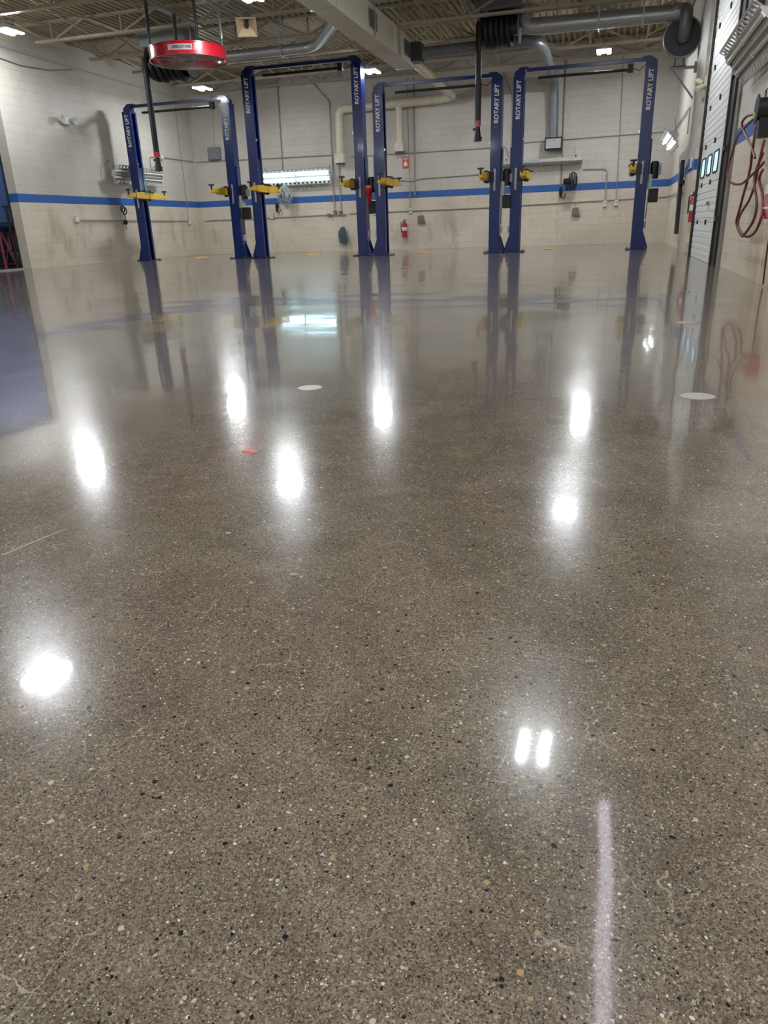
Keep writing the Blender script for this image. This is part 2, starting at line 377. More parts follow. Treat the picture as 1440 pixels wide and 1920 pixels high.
# ------------------------------------------------------------------ overhead door in the right wall
XD = XR-0.055
d1 = struct(MB().bb((XD+0.05, DY0, 0), (XD+0.06, DY1, 0.02)).build('door_1', M_seal))
HS = 0.583
zz = 0.0
for k in range(7):
    z0, z1 = k*HS, min(k*HS+HS, 4.3)
    if z0 > 4.2: break
    sec = MB()
    zc = 1.435
    if k == 2:
        ys = [12.34]
        for yc in (12.98, 13.83, 14.68):
            ys += [yc-0.27, yc+0.27]
        ys += [DY1]
        sec.bb((XD, DY0, z0+0.004), (XD+0.05, DY1, zc-0.145)); sec.bb((XD, DY0, zc+0.145), (XD+0.05, DY1, z1-0.004))
        sec.bb((XD, DY0, zc-0.145), (XD+0.05, ys[1], zc+0.145))
        for j in (2, 4, 6): sec.bb((XD, ys[j], zc-0.145), (XD+0.05, ys[j+1] if j < 6 else DY1, zc+0.145))
    else:
        sec.bb((XD, DY0, z0+0.004), (XD+0.05, DY1, z1-0.004))
        for g in range(1, 6):          # pressed ribs
            zg = z0+g*(z1-z0)/6
            sec.bb((XD-0.005, DY0, zg-0.030), (XD, DY1, zg+0.030))
    so = sec.build('door_section', M_door, d1)
    if k == 2:
        for yc in (12.98, 13.83, 14.68):
            fr = MB(); R8 = [(yc+sy*(0.27-0.05)+0.05*math.cos(a), zc+sz*(0.145-0.05)+0.05*math.sin(a)) for sy, sz, a0 in ((1, 1, 0), (-1, 1, 90), (-1, -1, 180), (1, -1, 270)) for a in [math.radians(a0+22.5*q) for q in range(5)]]
            fr.tube([(XD-0.004, y_, z_) for y_, z_ in R8], 0.014, 8, True)
            fo = fr.build('window_frame', M_seal, so)
            MB().bb((XD-0.004, yc-0.268, zc-0.143), (XD+0.012, yc+0.268, zc+0.143)).build('window_pane', M_paneglow, so)
    if k > 0:
        for yh in (13.38, 14.62):
            MB().box((XD-0.012, yh, z0), (0.02, 0.06, 0.07)).cyl((XD-0.012, yh-0.035, z0), (XD-0.012, yh+0.035, z0), 0.012, 8).build('hinge', M_seal, so)
MB().box((XD-0.02, 13.3, 0.86), (0.03, 0.20, 0.05)).build('door_handle', M_grey, d1)
tr = MB().bb((XR-0.06, DY0-0.38, 0), (XR, DY0-0.01, 5.0)).bb((XR-0.085, DY0-0.08, 0), (XR-0.06, DY0-0.01, 5.0))
for z_ in (0.6, 1.5, 2.4, 3.3, 4.2): tr.bb((XR-0.09, DY0-0.30, z_), (XR-0.06, DY0-0.08, z_+0.06))
struct(tr.build('trim_1', M_seal))
t2 = MB().bb((XR-0.10, DY1+0.01, 0), (XR, DY1+0.09, 5.0))
for z_ in (0.6, 1.5, 2.4, 3.3, 4.2): t2.bb((XR-0.09, DY1+0.09, z_), (XR-0.01, DY1+0.2, z_+0.06))
struct(t2.build('trim_2', M_seal))
struct(MB().bb((XR-0.03, DY0-0.62, 0), (XR, DY0-0.38, 4.9)).build('trim_3', paint('grey_door_post', (126, 120, 112), 0.5)))

# ------------------------------------------------------------------ roof joists
JY = [23.95, 22.65, 20.40, 18.55, 16.60, 14.35, 12.3, 10.2, 8.1, 6.0, 3.9, 1.8, -0.3, -2.4, -4.5]
ORD = ['against the far wall', 'second', 'third', 'fourth', 'fifth', 'sixth', 'seventh', 'eighth', 'ninth', 'tenth', 'eleventh', 'twelfth', 'thirteenth', 'fourteenth', 'fifteenth']
def joist(i, y):
    lab = 'cream open-web steel roof joist running right against the far wall' if i == 0 else 'cream open-web steel roof joist, %s one counted from the far wall' % ORD[i]
    t = thing('roof_joist', lab, 'roof joist', (0, y, 0), 'open-web roof joists')
    x0, x1 = XL+0.02, XR-0.02
    MB().bb((x0, -0.065, ZD-0.045), (x1, -0.012, ZD-0.001)).bb((x0, 0.012, ZD-0.045), (x1, 0.065, ZD-0.001)).build('top_chord', M_joist, t)
    xb0, xb1 = x0+0.55, x1-0.55
    MB().bb((xb0, -0.06, ZJ), (xb1, -0.012, ZJ+0.05)).bb((xb0, 0.012, ZJ), (xb1, 0.06, ZJ+0.05)).build('bottom_chord', M_joist, t)
    wb = MB(); p = 1.84; xs = x0+1.0
    wb.bar((x0+0.05, 0, ZD-0.02), (xs, 0, ZJ+0.02), 0.025, 0.025)
    while xs < x1-0.3:
        wb.bar((xs, 0, ZJ+0.02), (min(xs+p/2, x1), 0, ZD-0.02), 0.04, 0.04)
        wb.bar((xs, 0, ZJ+0.02), (xs, 0, ZD-0.02), 0.03, 0.03)
        if xs+p < x1: wb.bar((xs+p/2, 0, ZD-0.02), (xs+p, 0, ZJ+0.02), 0.04, 0.04)
        xs += p
    wb.build('web', M_joist, t)
for i, y in enumerate(JY): joist(i, y)
# bridging rows between the joists
for j, (xb, lab) in enumerate(((-11.6, 'grey steel bridging row between the joists over the leftmost lift'), (-8.2, 'grey steel bridging row between the joists near the red fan'), (-3.4, 'grey steel bridging row between the joists beside the right hose reel'), (-0.9, 'grey steel bridging row between the joists nearest the overhead door'), (-12.8, 'grey steel bridging row between the joists alongside the left wall'), (-9.75, 'grey steel bridging row between the joists left of the red fan'), (-6.5, 'grey steel bridging row between the joists just left of the cream duct'), (-4.3, 'grey steel bridging row between the joists just right of the cream duct'), (0.5, 'grey steel bridging row between the joists above the dark blower'))):
    b_ = MB()
    for k in range(len(JY)-1):
        ya, yb = JY[k]-0.05, JY[k+1]+0.05
        b_.bar((xb, ya, ZJ+0.06), (xb, yb, ZD-0.06), 0.03, 0.03); b_.bar((xb+0.05, ya, ZD-0.06), (xb+0.05, yb, ZJ+0.06), 0.03, 0.03)
    tag(b_.build('joist_bridging', M_joist, None), lab, 'bridging', 'bridging between the joists')

# ------------------------------------------------------------------ high-bay lights
def highbay(loc, label, group=None):
    t = thing('high_bay_light', label, 'ceiling light', loc, group or 'twin-panel high-bay lights')
    MB().bb((-0.17, -0.28, 0.02), (0.17, 0.28, 0.05)).bb((-0.05, -0.22, 0.05), (0.05, 0.22, 0.10)).build('housing', M_white, t, bevel=0.006)
    for s in (-1, 1):
        MB().bb((s*0.12-0.038, -0.26, 0.0), (s*0.12+0.038, 0.26, 0.02)).build('light_panel', M_panel, t)
    top = ZD-loc[2]
    for s in (-1, 1): MB().tube([(0, s*0.2, 0.10), (0, s*0.2, top)], 0.006, 6).build('hanger_wire', M_grey, t)
    return t
HB = [((-12.44, 14.97, 4.74), 'twin-panel high-bay light at upper left, near the left wall'),
      ((-11.20, 20.75, 4.42), 'twin-panel high-bay light over the leftmost blue lift'),
      ((-6.34, 13.77, 4.45), 'twin-panel high-bay light at the top edge above the square speaker'),
      ((-6.05, 20.00, 4.30), 'twin-panel high-bay light between the second and third lifts beside the cream duct'),
      ((-0.50, 20.95, 4.42), 'twin-panel high-bay light over the rightmost blue lift'),
      ((-0.48, 13.80, 4.60), 'twin-panel high-bay light whose reflection shows right of the floor\'s centre'),
      ((-6.65, 6.50, 4.60), 'twin-panel high-bay light reflected in the floor at lower left'),
      ((-0.42, 6.50, 4.55), 'twin-panel high-bay light reflected brightest in the floor at lower right')]
for l, s in HB: highbay(l, s)
for l in ((-12.5, 6.6, 4.6), (-12.5, -0.8, 4.6), (-6.6, -0.8, 4.6), (-0.45, -0.8, 4.6), (-12.5, -5.0, 4.6), (-6.6, -5.0, 4.6), (-0.45, -5.0, 4.6)):  # guessed extra fixtures, added out of view to brighten the room
    highbay(l, 'added unseen twin-panel high-bay light brightening the shop from out of view', 'added high-bay lights out of view')
t = thing('strip_light', 'long narrow ceiling strip light reflected as a pale line at lower right', 'ceiling light', (0.315, 4.6, 4.5))
MB().bb((-0.06, -1.25, 0.02), (0.06, 1.2, 0.10)).build('housing', M_white, t)
for s in (-1, 1): MB().bb((s*0.03-0.018, -1.22, 0.0), (s*0.03+0.018, 1.17, 0.02)).build('tube', M_strip, t)
for s in (-1, 1): MB().tube([(0, s*0.9, 0.10), (0, s*0.9, ZD-4.5)], 0.006, 6).build('hanger_wire', M_grey, t)
t = thing('strip_light', 'added unseen cool strip light brightening the blue side bay behind the left opening', 'ceiling light', (-14.9, 16.9, 4.35))  # added lamp, hidden above the opening, put in to brighten the bay
MB().bb((-0.06, -1.2, 0.03), (0.06, 1.2, 0.12)).build('housing', M_white, t)
MB().bb((-0.05, -1.2, 0.0), (0.05, 1.2, 0.03)).build('tube', glow('bay_fill_glow', (0.72, 0.84, 1.0), 75.0), t)
MB().bb((-0.02, -0.02, 0.12), (0.02, 0.02, 0.2)).build('hanger_bracket', M_grey, t)

# ------------------------------------------------------------------ two-post lifts
def lift(label, xa, xb, y, ztop, mats_h=0.11, text_x=0.0, extra_red=False, ext=None):
    """xa, xb: centre X of the two columns; ztop: column top"""
    t = thing('two_post_lift', label, 'car lift', ((xa+xb)/2, y, 0), 'blue two-post car lifts')
    hw = (xb-xa)/2
    CW, CD = 0.25, 0.30
    for sgn in (-1, 1):
        cx = sgn*hw; inn = -sgn           # the open side of the channel faces the other column
        prof = [(-CW/2, -CD/2), (CW/2, -CD/2), (CW/2, -0.075), (CW/2-0.02, -0.075), (CW/2-0.02, -CD/2+0.02), (-CW/2+0.02, -CD/2+0.02), (-CW/2+0.02, CD/2-0.02), (CW/2-0.02, CD/2-0.02), (CW/2-0.02, 0.075), (CW/2, 0.075), (CW/2, CD/2), (-CW/2, CD/2)]
        c = MB().prism(prof, lambda u, v, w__: (cx+inn*u, v, w__), 0.02, ztop).build('column', M_blue, t)
        # foot: base plate, gussets on the outer side, anchor bolts
        f = MB().bb((cx-0.24, -0.27, 0), (cx+0.24, 0.27, 0.02))
        fo = f.build('base_plate', M_dblue, c)
        for gy in (-0.13, 0.115):
            g = MB(); g.prism([(-CW/2, 0.02), (-CW/2-0.13, 0.02), (-CW/2-0.13, 0.05), (-CW/2, 0.42)], lambda u, v, w__: (cx+inn*u, w__, v), gy, gy+0.015)
            g.build('gusset', M_blue, c)
        bo = MB()
        for bx in (-0.2, 0.2):
            for by in (-0.22, 0, 0.22): bo.cyl((cx+bx, by, 0.02), (cx+bx, by, 0.055), 0.014, 8)
        bo.build('anchor_bolts', M_grey, c)
        # outer safety cover and labels
        MB().bb((cx-inn*(CW/2), -0.10, 1.45), (cx-inn*(CW/2+0.035), 0.10, 2.35)).build('lock_cover', M_blue, c, bevel=0.01)
        MB().bb((cx-inn*(CW/2), -0.06, 0.46), (cx-inn*(CW/2+0.06), 0.04, 0.62)).build('lock_box', M_lgrey, c, bevel=0.005)
        MB().bb((cx-0.035, -CD/2-0.003, 1.42), (cx+0.015, -CD/2, 1.90)).build('warning_sticker', M_lgrey, c)
        MB().box((cx+inn*(CW/2+0.01), -0.11, ztop*0.66), (0.05, 0.03, 0.05)).cyl((cx+inn*CW/2, -CD/2-0.005, ztop*0.5), (cx+inn*CW/2, -CD/2+0.02, ztop*0.5), 0.012, 8).build('cable_guide', M_chrome, c)
        mtx = Matrix.Translation((cx+text_x*inn, -CD/2-0.003, ztop-0.06-0.41)) @ Matrix.Rotation(math.pi/2, 4, 'X') @ Matrix.Rotation(math.pi/2, 4, 'Z')
        text_mesh('lettering', 'ROTARY LIFT', M_letter, 0.80, 0.105, c, mtx)
        rm = MB(); rm.tube([(cx+text_x*inn+0.06*math.sin(a), -CD/2-0.004, ztop-0.06-0.41-0.46-0.03*math.cos(a*1.0)) for a in [(-1+q*0.25) for q in range(9)]], 0.009, 6).build('red_mark', M_redmark, c)
        # carriage and arms, parked fore and aft on the inner side
        zc = 1.72
        ca = MB().bb((cx+inn*0.02, -0.17, zc-0.10), (cx+inn*(CW/2+0.10), 0.17, zc+0.12)).bb((cx+inn*0.02, -0.065, zc+0.1), (cx+inn*(CW/2-0.01), 0.065, zc+0.75)).build('carriage', M_dblue, t, bevel=0.008)
        for sy in (-1, 1):
            ax = cx+inn*(CW/2+0.10)
            a = MB()
            a.prism([(0.02, -0.085), (0.02, 0.085), (0.30, 0.095), (0.62, 0.075), (0.62, -0.07), (0.30, -0.085)], lambda u, v, w__: (w__, sy*u, zc+0.01+v), ax-0.07, ax+0.08)
            a.prism([(0.55, -0.05), (0.55, 0.055), (0.86, 0.035), (0.95, 0.0), (0.95, -0.05)], lambda u, v, w__: (w__, sy*u, zc+0.01+v), ax-0.045, ax+0.055)
            ao = a.build('arm', M_yellow, t, bevel=0.006)
            MB().cyl((ax, sy*0.12, zc-0.12), (ax, sy*0.12, zc+0.15), 0.05, 14).bb((ax-0.09, sy*0.05, zc+0.085), (ax+0.10, sy*0.22, zc+0.12)).build('arm_pivot', M_blackm, ao)
            MB().cyl((ax, sy*0.90, zc-0.03), (ax, sy*0.90, zc+0.13), 0.022, 10).cyl((ax, sy*0.90, zc+0.13), (ax, sy*0.90, zc+0.165), 0.075, 18).build('lift_pad', M_blackm, ao, smooth=True)
    # overhead beam with end brackets, shut-off bar hanging below
    zb = ztop+0.13
    MB().bb((-hw+0.16, -0.05, zb-0.04), (hw-0.10, 0.05, zb+0.035)).build('overhead_beam', M_blue, t, bevel=0.006)
    for sgn in (-1, 1):
        MB().prism([(-0.12, -0.16), (0.13, -0.16), (0.13, 0.02), (0.20, 0.04), (0.20, 0.07), (0.02, 0.07), (-0.12, -0.03)], lambda u, v, w__: (sgn*hw-sgn*u, w__, zb-0.01+v), -0.07, 0.07).build('end_bracket', M_blue, t)
    MB().cyl((-hw+0.42, 0, zb-0.17), (hw-0.48, 0, zb-0.17), 0.030, 10).bb((hw-0.50, -0.05, zb-0.23), (hw-0.38, 0.05, zb-0.06)).build('shutoff_bar', M_black, t)
    MB().tube([(hw-0.40, 0, zb-0.15), (hw-0.25, -0.02, zb-0.20), (hw-0.08, -0.02, zb-0.06)], 0.008, 6).build('switch_cable', M_black, t)
    MB().tube([(-hw-0.05, -0.05, ztop), (-hw, -0.06, ztop+0.14), (-hw+0.14, -0.05, zb+0.02)], 0.010, 6).build('hydraulic_hose', M_black, t)
    # power unit on the outer side of the right-hand column
    px = hw+CW/2
    pu = MB().bb((px, -0.10, 1.30), (px+0.10, 0.10, 1.62)).build('power_unit', M_lgrey, t, bevel=0.008)
    MB().cyl((px+0.14, 0, 1.52), (px+0.14, 0, 1.86), 0.095, 20).cyl((px+0.14, 0, 1.86), (px+0.14, 0, 1.89), 0.07, 20).build('motor', M_black, pu, smooth=True)
    MB().bb((px+0.06, -0.10, 1.02), (px+0.26, 0.10, 1.32)).build('reservoir', M_black, pu, bevel=0.015)
    MB().bb((px+0.22, -0.07, 1.60), (px+0.28, 0.07, 1.78)).tube([(px+0.24, 0, 1.75), (px+0.27, -0.03, 1.80), (px+0.28, -0.05, 1.84)], 0.012, 6).build('control_box', M_grey, pu)
    MB().tube([(px+0.05, -0.06, 1.35), (px+0.04, -0.09, 0.9), (px+0.03, -0.07, 0.66)], 0.012, 6).build('power_hose', M_grey, pu)
    MB().tube([(hw+0.08, 0.05, ztop), (hw+0.06, 0.08, ztop-0.8), (px+0.02, 0.08, 2.2), (px+0.03, 0.05, 1.62)], 0.010, 6).build('conduit_drop', M_conduit, pu)
    return t
lift('blue two-post car lift at far left, in front of the left wall', -13.02, -10.02, 19.8, 3.86)
lift('tallest blue two-post car lift, second from the left by the lit fluorescent', -9.20, -6.26, 19.5, 4.40)
lift('blue two-post car lift third from the left, beneath the cream duct', -5.68, -2.79, 19.3, 3.74)
lift('blue two-post car lift at far right, nearest the overhead door', -2.30, 0.57, 19.4, 3.80)

# wheel plates on the floor
for (x_, y_), lab in zip(((-12.2, 21.2), (-8.5, 21.1), (-4.95, 20.7), (-1.57, 21.0)), ('under the leftmost lift', 'under the second lift from left', 'under the third lift from left', 'under the rightmost lift')):
    p = MB(); p.prism([(-0.13, 0), (0.13, 0), (0.11, 0.012), (-0.11, 0.012)], lambda u, v, w__: (x_+u, w__, v), y_-0.38, y_+0.38)
    tag(p.build('wheel_plate', M_yellow), 'low yellow wheel-spotting plate on the floor ' + lab, 'floor plate', 'yellow plates behind the lifts')

# red jug tucked by the second lift's power unit
t = thing('red_funnel', 'red oil funnel standing on the reservoir between the second and third lifts', 'funnel', (-5.98, 19.18, 1.24))
MB().lathe([(0.02, 0.0), (0.04, 0.02), (0.09, 0.30), (0.11, 0.38), (0.10, 0.38), (0.08, 0.30)], n=16).build('cone', M_red, t, smooth=True)
MB().cyl((0, 0, 0.36), (0, 0, 0.44), 0.08, 14).build('filter_basket', paint('orange_plastic', (220, 110, 90), 0.5), t)

# ------------------------------------------------------------------ cream supply duct and its branches
t = thing('rectangular_duct', 'cream painted rectangular duct running overhead toward the far wall', 'duct', (-5.185, 0, 4.3))
ys = [3.0, 5.2, 7.4, 9.6, 11.8, 14.35, 16.2, 18.1, 20.0]
for i in range(len(ys)-1):
    MB().bb((-0.235, ys[i]+0.006, 0), (0.235, ys[i+1]-0.006, 0.56)).build('duct_section', M_ductp, t)
for y_ in ys[1:]: MB().bb((-0.25, y_-0.015, -0.012), (0.25, y_+0.015, 0.565)).build('seam_flange', M_ductp, t)
for y_ in (16.55, 19.3):
    g = MB().bb((0.235, y_-0.26, 0.12), (0.255, y_+0.26, 0.44)); go = g.build('register', M_grey, t)
    s_ = MB()
    for q in range(7): s_.box((0.262, y_, 0.15+q*0.043), (0.012, 0.48, 0.016), Matrix.Rotation(0.6, 3, 'Y'))
    s_.build('louvres', M_dgrey, go)
for y_ in (12.3, 16.6, 18.55):
    for s in (-0.27, 0.27): MB().bb((s-0.01, y_-0.02, -0.012), (s+0.01, y_+0.02, 0.62)).build('hanger_strap', M_joist, t)
tag(MB().tube([(-5.05, 19.98, 4.52), (-4.95, 21.4, 4.42), (-4.72, 23.75, 4.18), (-5.3, 23.98, 4.16), (-8.35, 23.98, 4.12), (-8.38, 23.98, 2.86)], 0.125, 18, fillet=0.22).build('round_duct', M_pipe, smooth=True), 'ivory round duct elbowing left along the far wall between lifts two and three', 'duct')
dr = thing('round_duct', 'ivory vertical round duct dropping beside the red fire sign', 'duct', (-6.44, 23.98, 0))
MB().cyl((0, 0, 3.06), (0, 0, 4.05), 0.105, 18).build('pipe', M_pipe, dr, smooth=True)
MB().bb((-0.14, -0.11, 2.84), (0.14, 0.11, 3.08)).build('outlet_box', M_pipe, dr, bevel=0.01)
MB().bb((-0.12, -0.09, 2.80), (0.12, 0.09, 2.84)).build('outlet_grille', M_dgrey, dr)
dr = thing('duct_outlet', 'ivory box outlet at the foot of the duct above the lit fluorescent', 'duct outlet', (-8.38, 23.98, 0))
MB().bb((-0.15, -0.12, 2.62), (0.15, 0.12, 2.88)).build('outlet_box', M_pipe, dr, bevel=0.01)
MB().bb((-0.12, -0.10, 2.58), (0.12, 0.10, 2.62)).build('outlet_grille', M_dgrey, dr)
# galvanised branch to the left hose reel
t = thing('round_duct', 'bright galvanised round duct joining the cream duct behind the red fan', 'duct', (0, 0, 0))
MB().tube([(-10.2, 17.6, 4.45), (-6.75, 17.6, 4.45), (-6.45, 17.35, 4.45), (-5.44, 15.75, 4.47)], 0.105, 20, fillet=0.15).build('pipe', M_galv, t, smooth=True)
for x_ in (-9.3, -8.2, -7.1, -6.85): MB().cyl((x_-0.02, 17.6, 4.45), (x_+0.02, 17.6, 4.45), 0.113, 20).build('pipe_collar', M_galv, t)
for x_ in (-9.6, -7.4):
    h_ = MB(); h_.bb((x_-0.012, 17.47, 4.40), (x_+0.012, 17.49, 5.28)); h_.bb((x_-0.012, 17.71, 4.40), (x_+0.012, 17.73, 5.28)); h_.bb((x_-0.012, 17.47, 4.33), (x_+0.012, 17.73, 4.405))
    h_.build('hanger_strap', M_galv, t)
# grey branch to the far wall outlet
t = thing('round_duct', 'grey round duct from the cream duct down to the framed outlet on the far wall', 'duct', (0, 0, 0))
MB().tube([(-4.93, 19.85, 4.57), (-2.05, 19.85, 4.60), (-1.90, 20.6, 4.58), (-1.86, 23.9, 4.32), (-1.82, 23.98, 2.95)], 0.125, 20, fillet=0.35).build('pipe', M_grey, t, smooth=True)
MB().bb((-4.95, 19.65, 4.38), (-4.70, 20.0, 4.78)).build('damper_box', M_dgrey, t)
MB().bb((-2.06, 23.86, 2.62), (-1.56, 24.16, 2.95)).build('outlet_box', M_blackm, t, bevel=0.01)
MB().bb((-2.02, 23.84, 2.66), (-1.60, 23.862, 2.91)).build('outlet_screen', M_lgrey, t)
# spiral duct to the exhaust blower
t = thing('round_duct', 'galvanised spiral duct running overhead at upper right to the blower', 'duct', (0, 0, 0))
MB().tube([(-2.15, 19.05, 5.1), (-2.15, 19.0, 4.70), (-1.7, 18.98, 4.68), (1.12, 18.98, 4.66)], 0.165, 24, fillet=0.2).build('pipe', M_galv, t, smooth=True)
for x_ in (-1.75, -1.55, 0.95): MB().cyl((x_-0.025, 18.98, 4.68), (x_+0.025, 18.98, 4.68), 0.178, 24).build('pipe_collar', M_galv, t)
for x_ in (-0.6, 0.3):
    h_ = MB(); h_.bb((x_-0.012, 18.79, 4.6), (x_+0.012, 18.81, 5.28)); h_.bb((x_-0.012, 19.15, 4.6), (x_+0.012, 19.17, 5.28)); h_.bb((x_-0.012, 18.79, 4.49), (x_+0.012, 19.17, 4.605))
    h_.build('hanger_strap', M_galv, t)
t = thing('exhaust_blower', 'dark grey round exhaust blower on a wall bracket above the overhead door', 'blower', (1.13, 19.15, 4.22))
MB().lathe([(0.0, -0.16), (0.36, -0.16), (0.38, -0.13), (0.38, 0.13), (0.36, 0.16), (0.0, 0.16)], n=40, axis='Y').build('scroll_housing', M_dgrey, t, smooth=True)
MB().ring((0, -0.16, 0), 0.375, 0.012, 'Y').build('rim', M_lgrey, t, smooth=True)
MB().tube([(0.02, -0.16, -0.02), (0.02, -0.34, 0.08), (0.02, -0.36, 0.44), (0.0, -0.18, 0.46)], 0.125, 20, fillet=0.14).build('inlet_pipe', M_grey, t, smooth=True)
MB().ring((0.02, -0.165, -0.02), 0.14, 0.02, 'Y').build('inlet_collar', M_dgrey, t, smooth=True)
MB().cyl((0, 0.16, 0), (0, 0.40, 0), 0.12, 18).build('motor', M_dgrey, t, smooth=True)
lg = MB()
for x_ in (-0.10, 0.08): lg.bb((x_-0.012, -0.02, -0.52), (x_+0.012, 0.02, -0.33))
lg.cyl((-0.17, 0, -0.53), (0.14, 0, -0.53), 0.022, 8); lg.build('mount_leg', M_blackm, t)
br = MB(); br.bar((-0.20, 0, -0.555), (0.345, 0, -0.555), 0.06, 0.05); br.bar((-0.12, 0, -0.58), (0.34, 0, -1.15), 0.035, 0.035); br.bb((0.30, -0.06, -0.66), (0.345, 0.06, -0.46))
br.build('wall_bracket', M_grey, t)

# ------------------------------------------------------------------ exhaust hose reels
def hose_reel(label, loc, drop, coil_w=0.75):
    """loc: drum axis centre; drop: Z of the nozzle tip"""
    t = thing('exhaust_hose_reel', label, 'hose reel', loc, 'exhaust hose reels')
    up = ZD-loc[2]
    MB().bb((-coil_w/2-0.15, -0.30, 0.28), (coil_w/2+0.10, 0.30, min(0.62, up-0.05))).build('hood', M_grey, t, bevel=0.01)
    for s in (-1, 1):
        MB().cyl((s*(coil_w/2+0.05), 0, 0), (s*(coil_w/2+0.05)+0.02, 0, 0), 0.36, 32).build('flange', M_grey, t, smooth=True)
    MB().cyl((-coil_w/2-0.05, 0, 0), (coil_w/2+0.05, 0, 0), 0.20, 24).build('drum', M_dgrey, t, smooth=True)
    c = MB(); n = 5
    pts = []
    for i in range(n*28+1):
        a = 2*math.pi*i/28 + math.pi
        wob = 0.02*math.sin(a*0.7)
        pts.append((-coil_w/2+0.07+(coil_w-0.14)*i/(n*28), math.cos(a)*0.285, math.sin(a)*(0.30+wob)-0.04))
    c.tube(pts, 0.070, 12).build('hose_coil', M_black, t, smooth=True)
    hx = -coil_w/2+0.03-0.08
    zt = drop-loc[2]
    MB().tube([(hx+0.05, -0.24, 0.16), (hx, -0.30, 0.02), (hx, -0.31, -0.2), (hx, -0.31, zt+0.42)], 0.070, 14).build('hanging_hose', M_black, t, smooth=True)
    nz = MB().lathe([(0.0, 0.30), (0.055, 0.30), (0.06, 0.22), (0.085, 0.05), (0.10, 0.0), (0.085, 0.0), (0.0, 0.05)], (hx, -0.31, zt), 18)
    nz.box((hx-0.085, -0.31, zt+0.25), (0.05, 0.03, 0.05)).box((hx+0.085, -0.31, zt+0.07), (0.05, 0.03, 0.03))
    no = nz.build('nozzle', M_black, t, smooth=True)
    MB().cyl((hx, -0.31, zt+0.31), (hx, -0.31, zt+0.42), 0.07, 18).build('red_collar', M_red, no, smooth=True)
    for x_ in (-coil_w/2-0.02, coil_w/2-0.02):
        for y_ in (-0.2, 0.2): MB().bb((x_-0.02, y_-0.02, min(0.62, up-0.05)), (x_+0.02, y_+0.02, up)).build('mount_post', M_grey, t)
    return t
hose_reel('black exhaust hose reel near the top centre, hose hanging between lifts three and four', (-2.74, 19.12, 4.78), 2.48)
hose_reel('black exhaust hose reel partly hidden behind the red fan, hose at left', (-10.32, 17.75, 4.50), 2.15, 0.95)

# ------------------------------------------------------------------ red drum fan
FY, FZ = 15.0, 3.86
t = thing('drum_fan', 'red ceiling-hung drum fan with white name plate at upper left', 'fan', (-8.33, FY, FZ))
FR = 0.75
MB().lathe([(FR-0.012, 0.0), (FR-0.012, 0.22), (FR+0.015, 0.22), (FR+0.015, 0.205), (FR, 0.20), (FR, 0.02), (FR+0.015, 0.015), (FR+0.015, 0.0), (FR-0.012, 0.0)], n=64).build('drum', M_red, t, smooth=True)
g = MB()
for r_ in [0.10+0.058*q for q in range(12)]: g.ring((0, 0, 0.01), r_, 0.004, 'Z', 48, 5)
for q in range(8):
    a = 2*math.pi*q/8; g.bar((0.08*math.cos(a), 0.08*math.sin(a), 0.012), (FR*math.cos(a), FR*math.sin(a), 0.012), 0.012, 0.008)
g.build('guard', M_lgrey, t)
for q in range(4):
    a = math.pi/2*q+0.5
    bl = MB(); R_ = Matrix.Rotation(a, 3, 'Z')
    n_ = 8
    A = [bl.bm.verts.new(R_ @ Vector((0.10+0.60*k/n_, -0.06-0.10*k/n_, 0.10+0.04-0.03*k/n_))) for k in range(n_+1)]
    B = [bl.bm.verts.new(R_ @ Vector((0.10+0.60*k/n_, 0.06+0.12*k/n_, 0.10-0.04))) for k in range(n_+1)]
    for k in range(n_): bl.bm.faces.new((A[k], A[k+1], B[k+1], B[k]))
    ext_ = bmesh.ops.solidify(bl.bm, geom=bl.bm.faces[:], thickness=0.006)
    bl.build('blade', M_lgrey, t)
MB().cyl((0, 0, 0.05), (0, 0, 0.20), 0.11, 24).build('hub', M_lgrey, t, smooth=True)
MB().bb((-0.20, -0.13, 0.14), (0.20, 0.13, 0.34)).bb((-FR, -0.03, 0.17), (FR, 0.03, 0.20)).build('motor', M_dgrey, t, bevel=0.02)
va = math.atan2(-FY, 8.33)           # the plate faces the shop entrance
pl = MB(); aa = [va-0.20-0.30+0.62*q/10 for q in range(11)]
A = [pl.bm.verts.new(((FR+0.006)*math.cos(a), (FR+0.006)*math.sin(a), 0.07)) for a in aa]; B = [pl.bm.verts.new(((FR+0.006)*math.cos(a), (FR+0.006)*math.sin(a), 0.165)) for a in aa]
for k in range(10): pl.bm.faces.new((A[k], A[k+1], B[k+1], B[k]))
bmesh.ops.solidify(pl.bm, geom=pl.bm.faces[:], thickness=0.004)
po = pl.build('name_plate', M_white, t)
am = va-0.19
tx = text_mesh('lettering', 'SUPER DUTY FANS', paint('navy_ink', (40, 44, 80), 0.5), 0.36, 0.05, po, None, 0.001)
for v in tx.data.vertices:
    a = am+0.04+v.co.x/(FR+0.01); zz_ = 0.1175+v.co.y; rr_ = FR+0.008+v.co.z
    v.co = Vector((rr_*math.cos(a), rr_*math.sin(a), zz_))
sc_ = MB()
for q in range(2):
    for p_ in range(3):
        a = va+0.16+q*0.035; sc_.cyl((FR*math.cos(a), FR*math.sin(a), 0.075+p_*0.04), ((FR+0.012)*math.cos(a), (FR+0.012)*math.sin(a), 0.075+p_*0.04), 0.009, 8)
sc_.build('rivets', M_chrome, t)
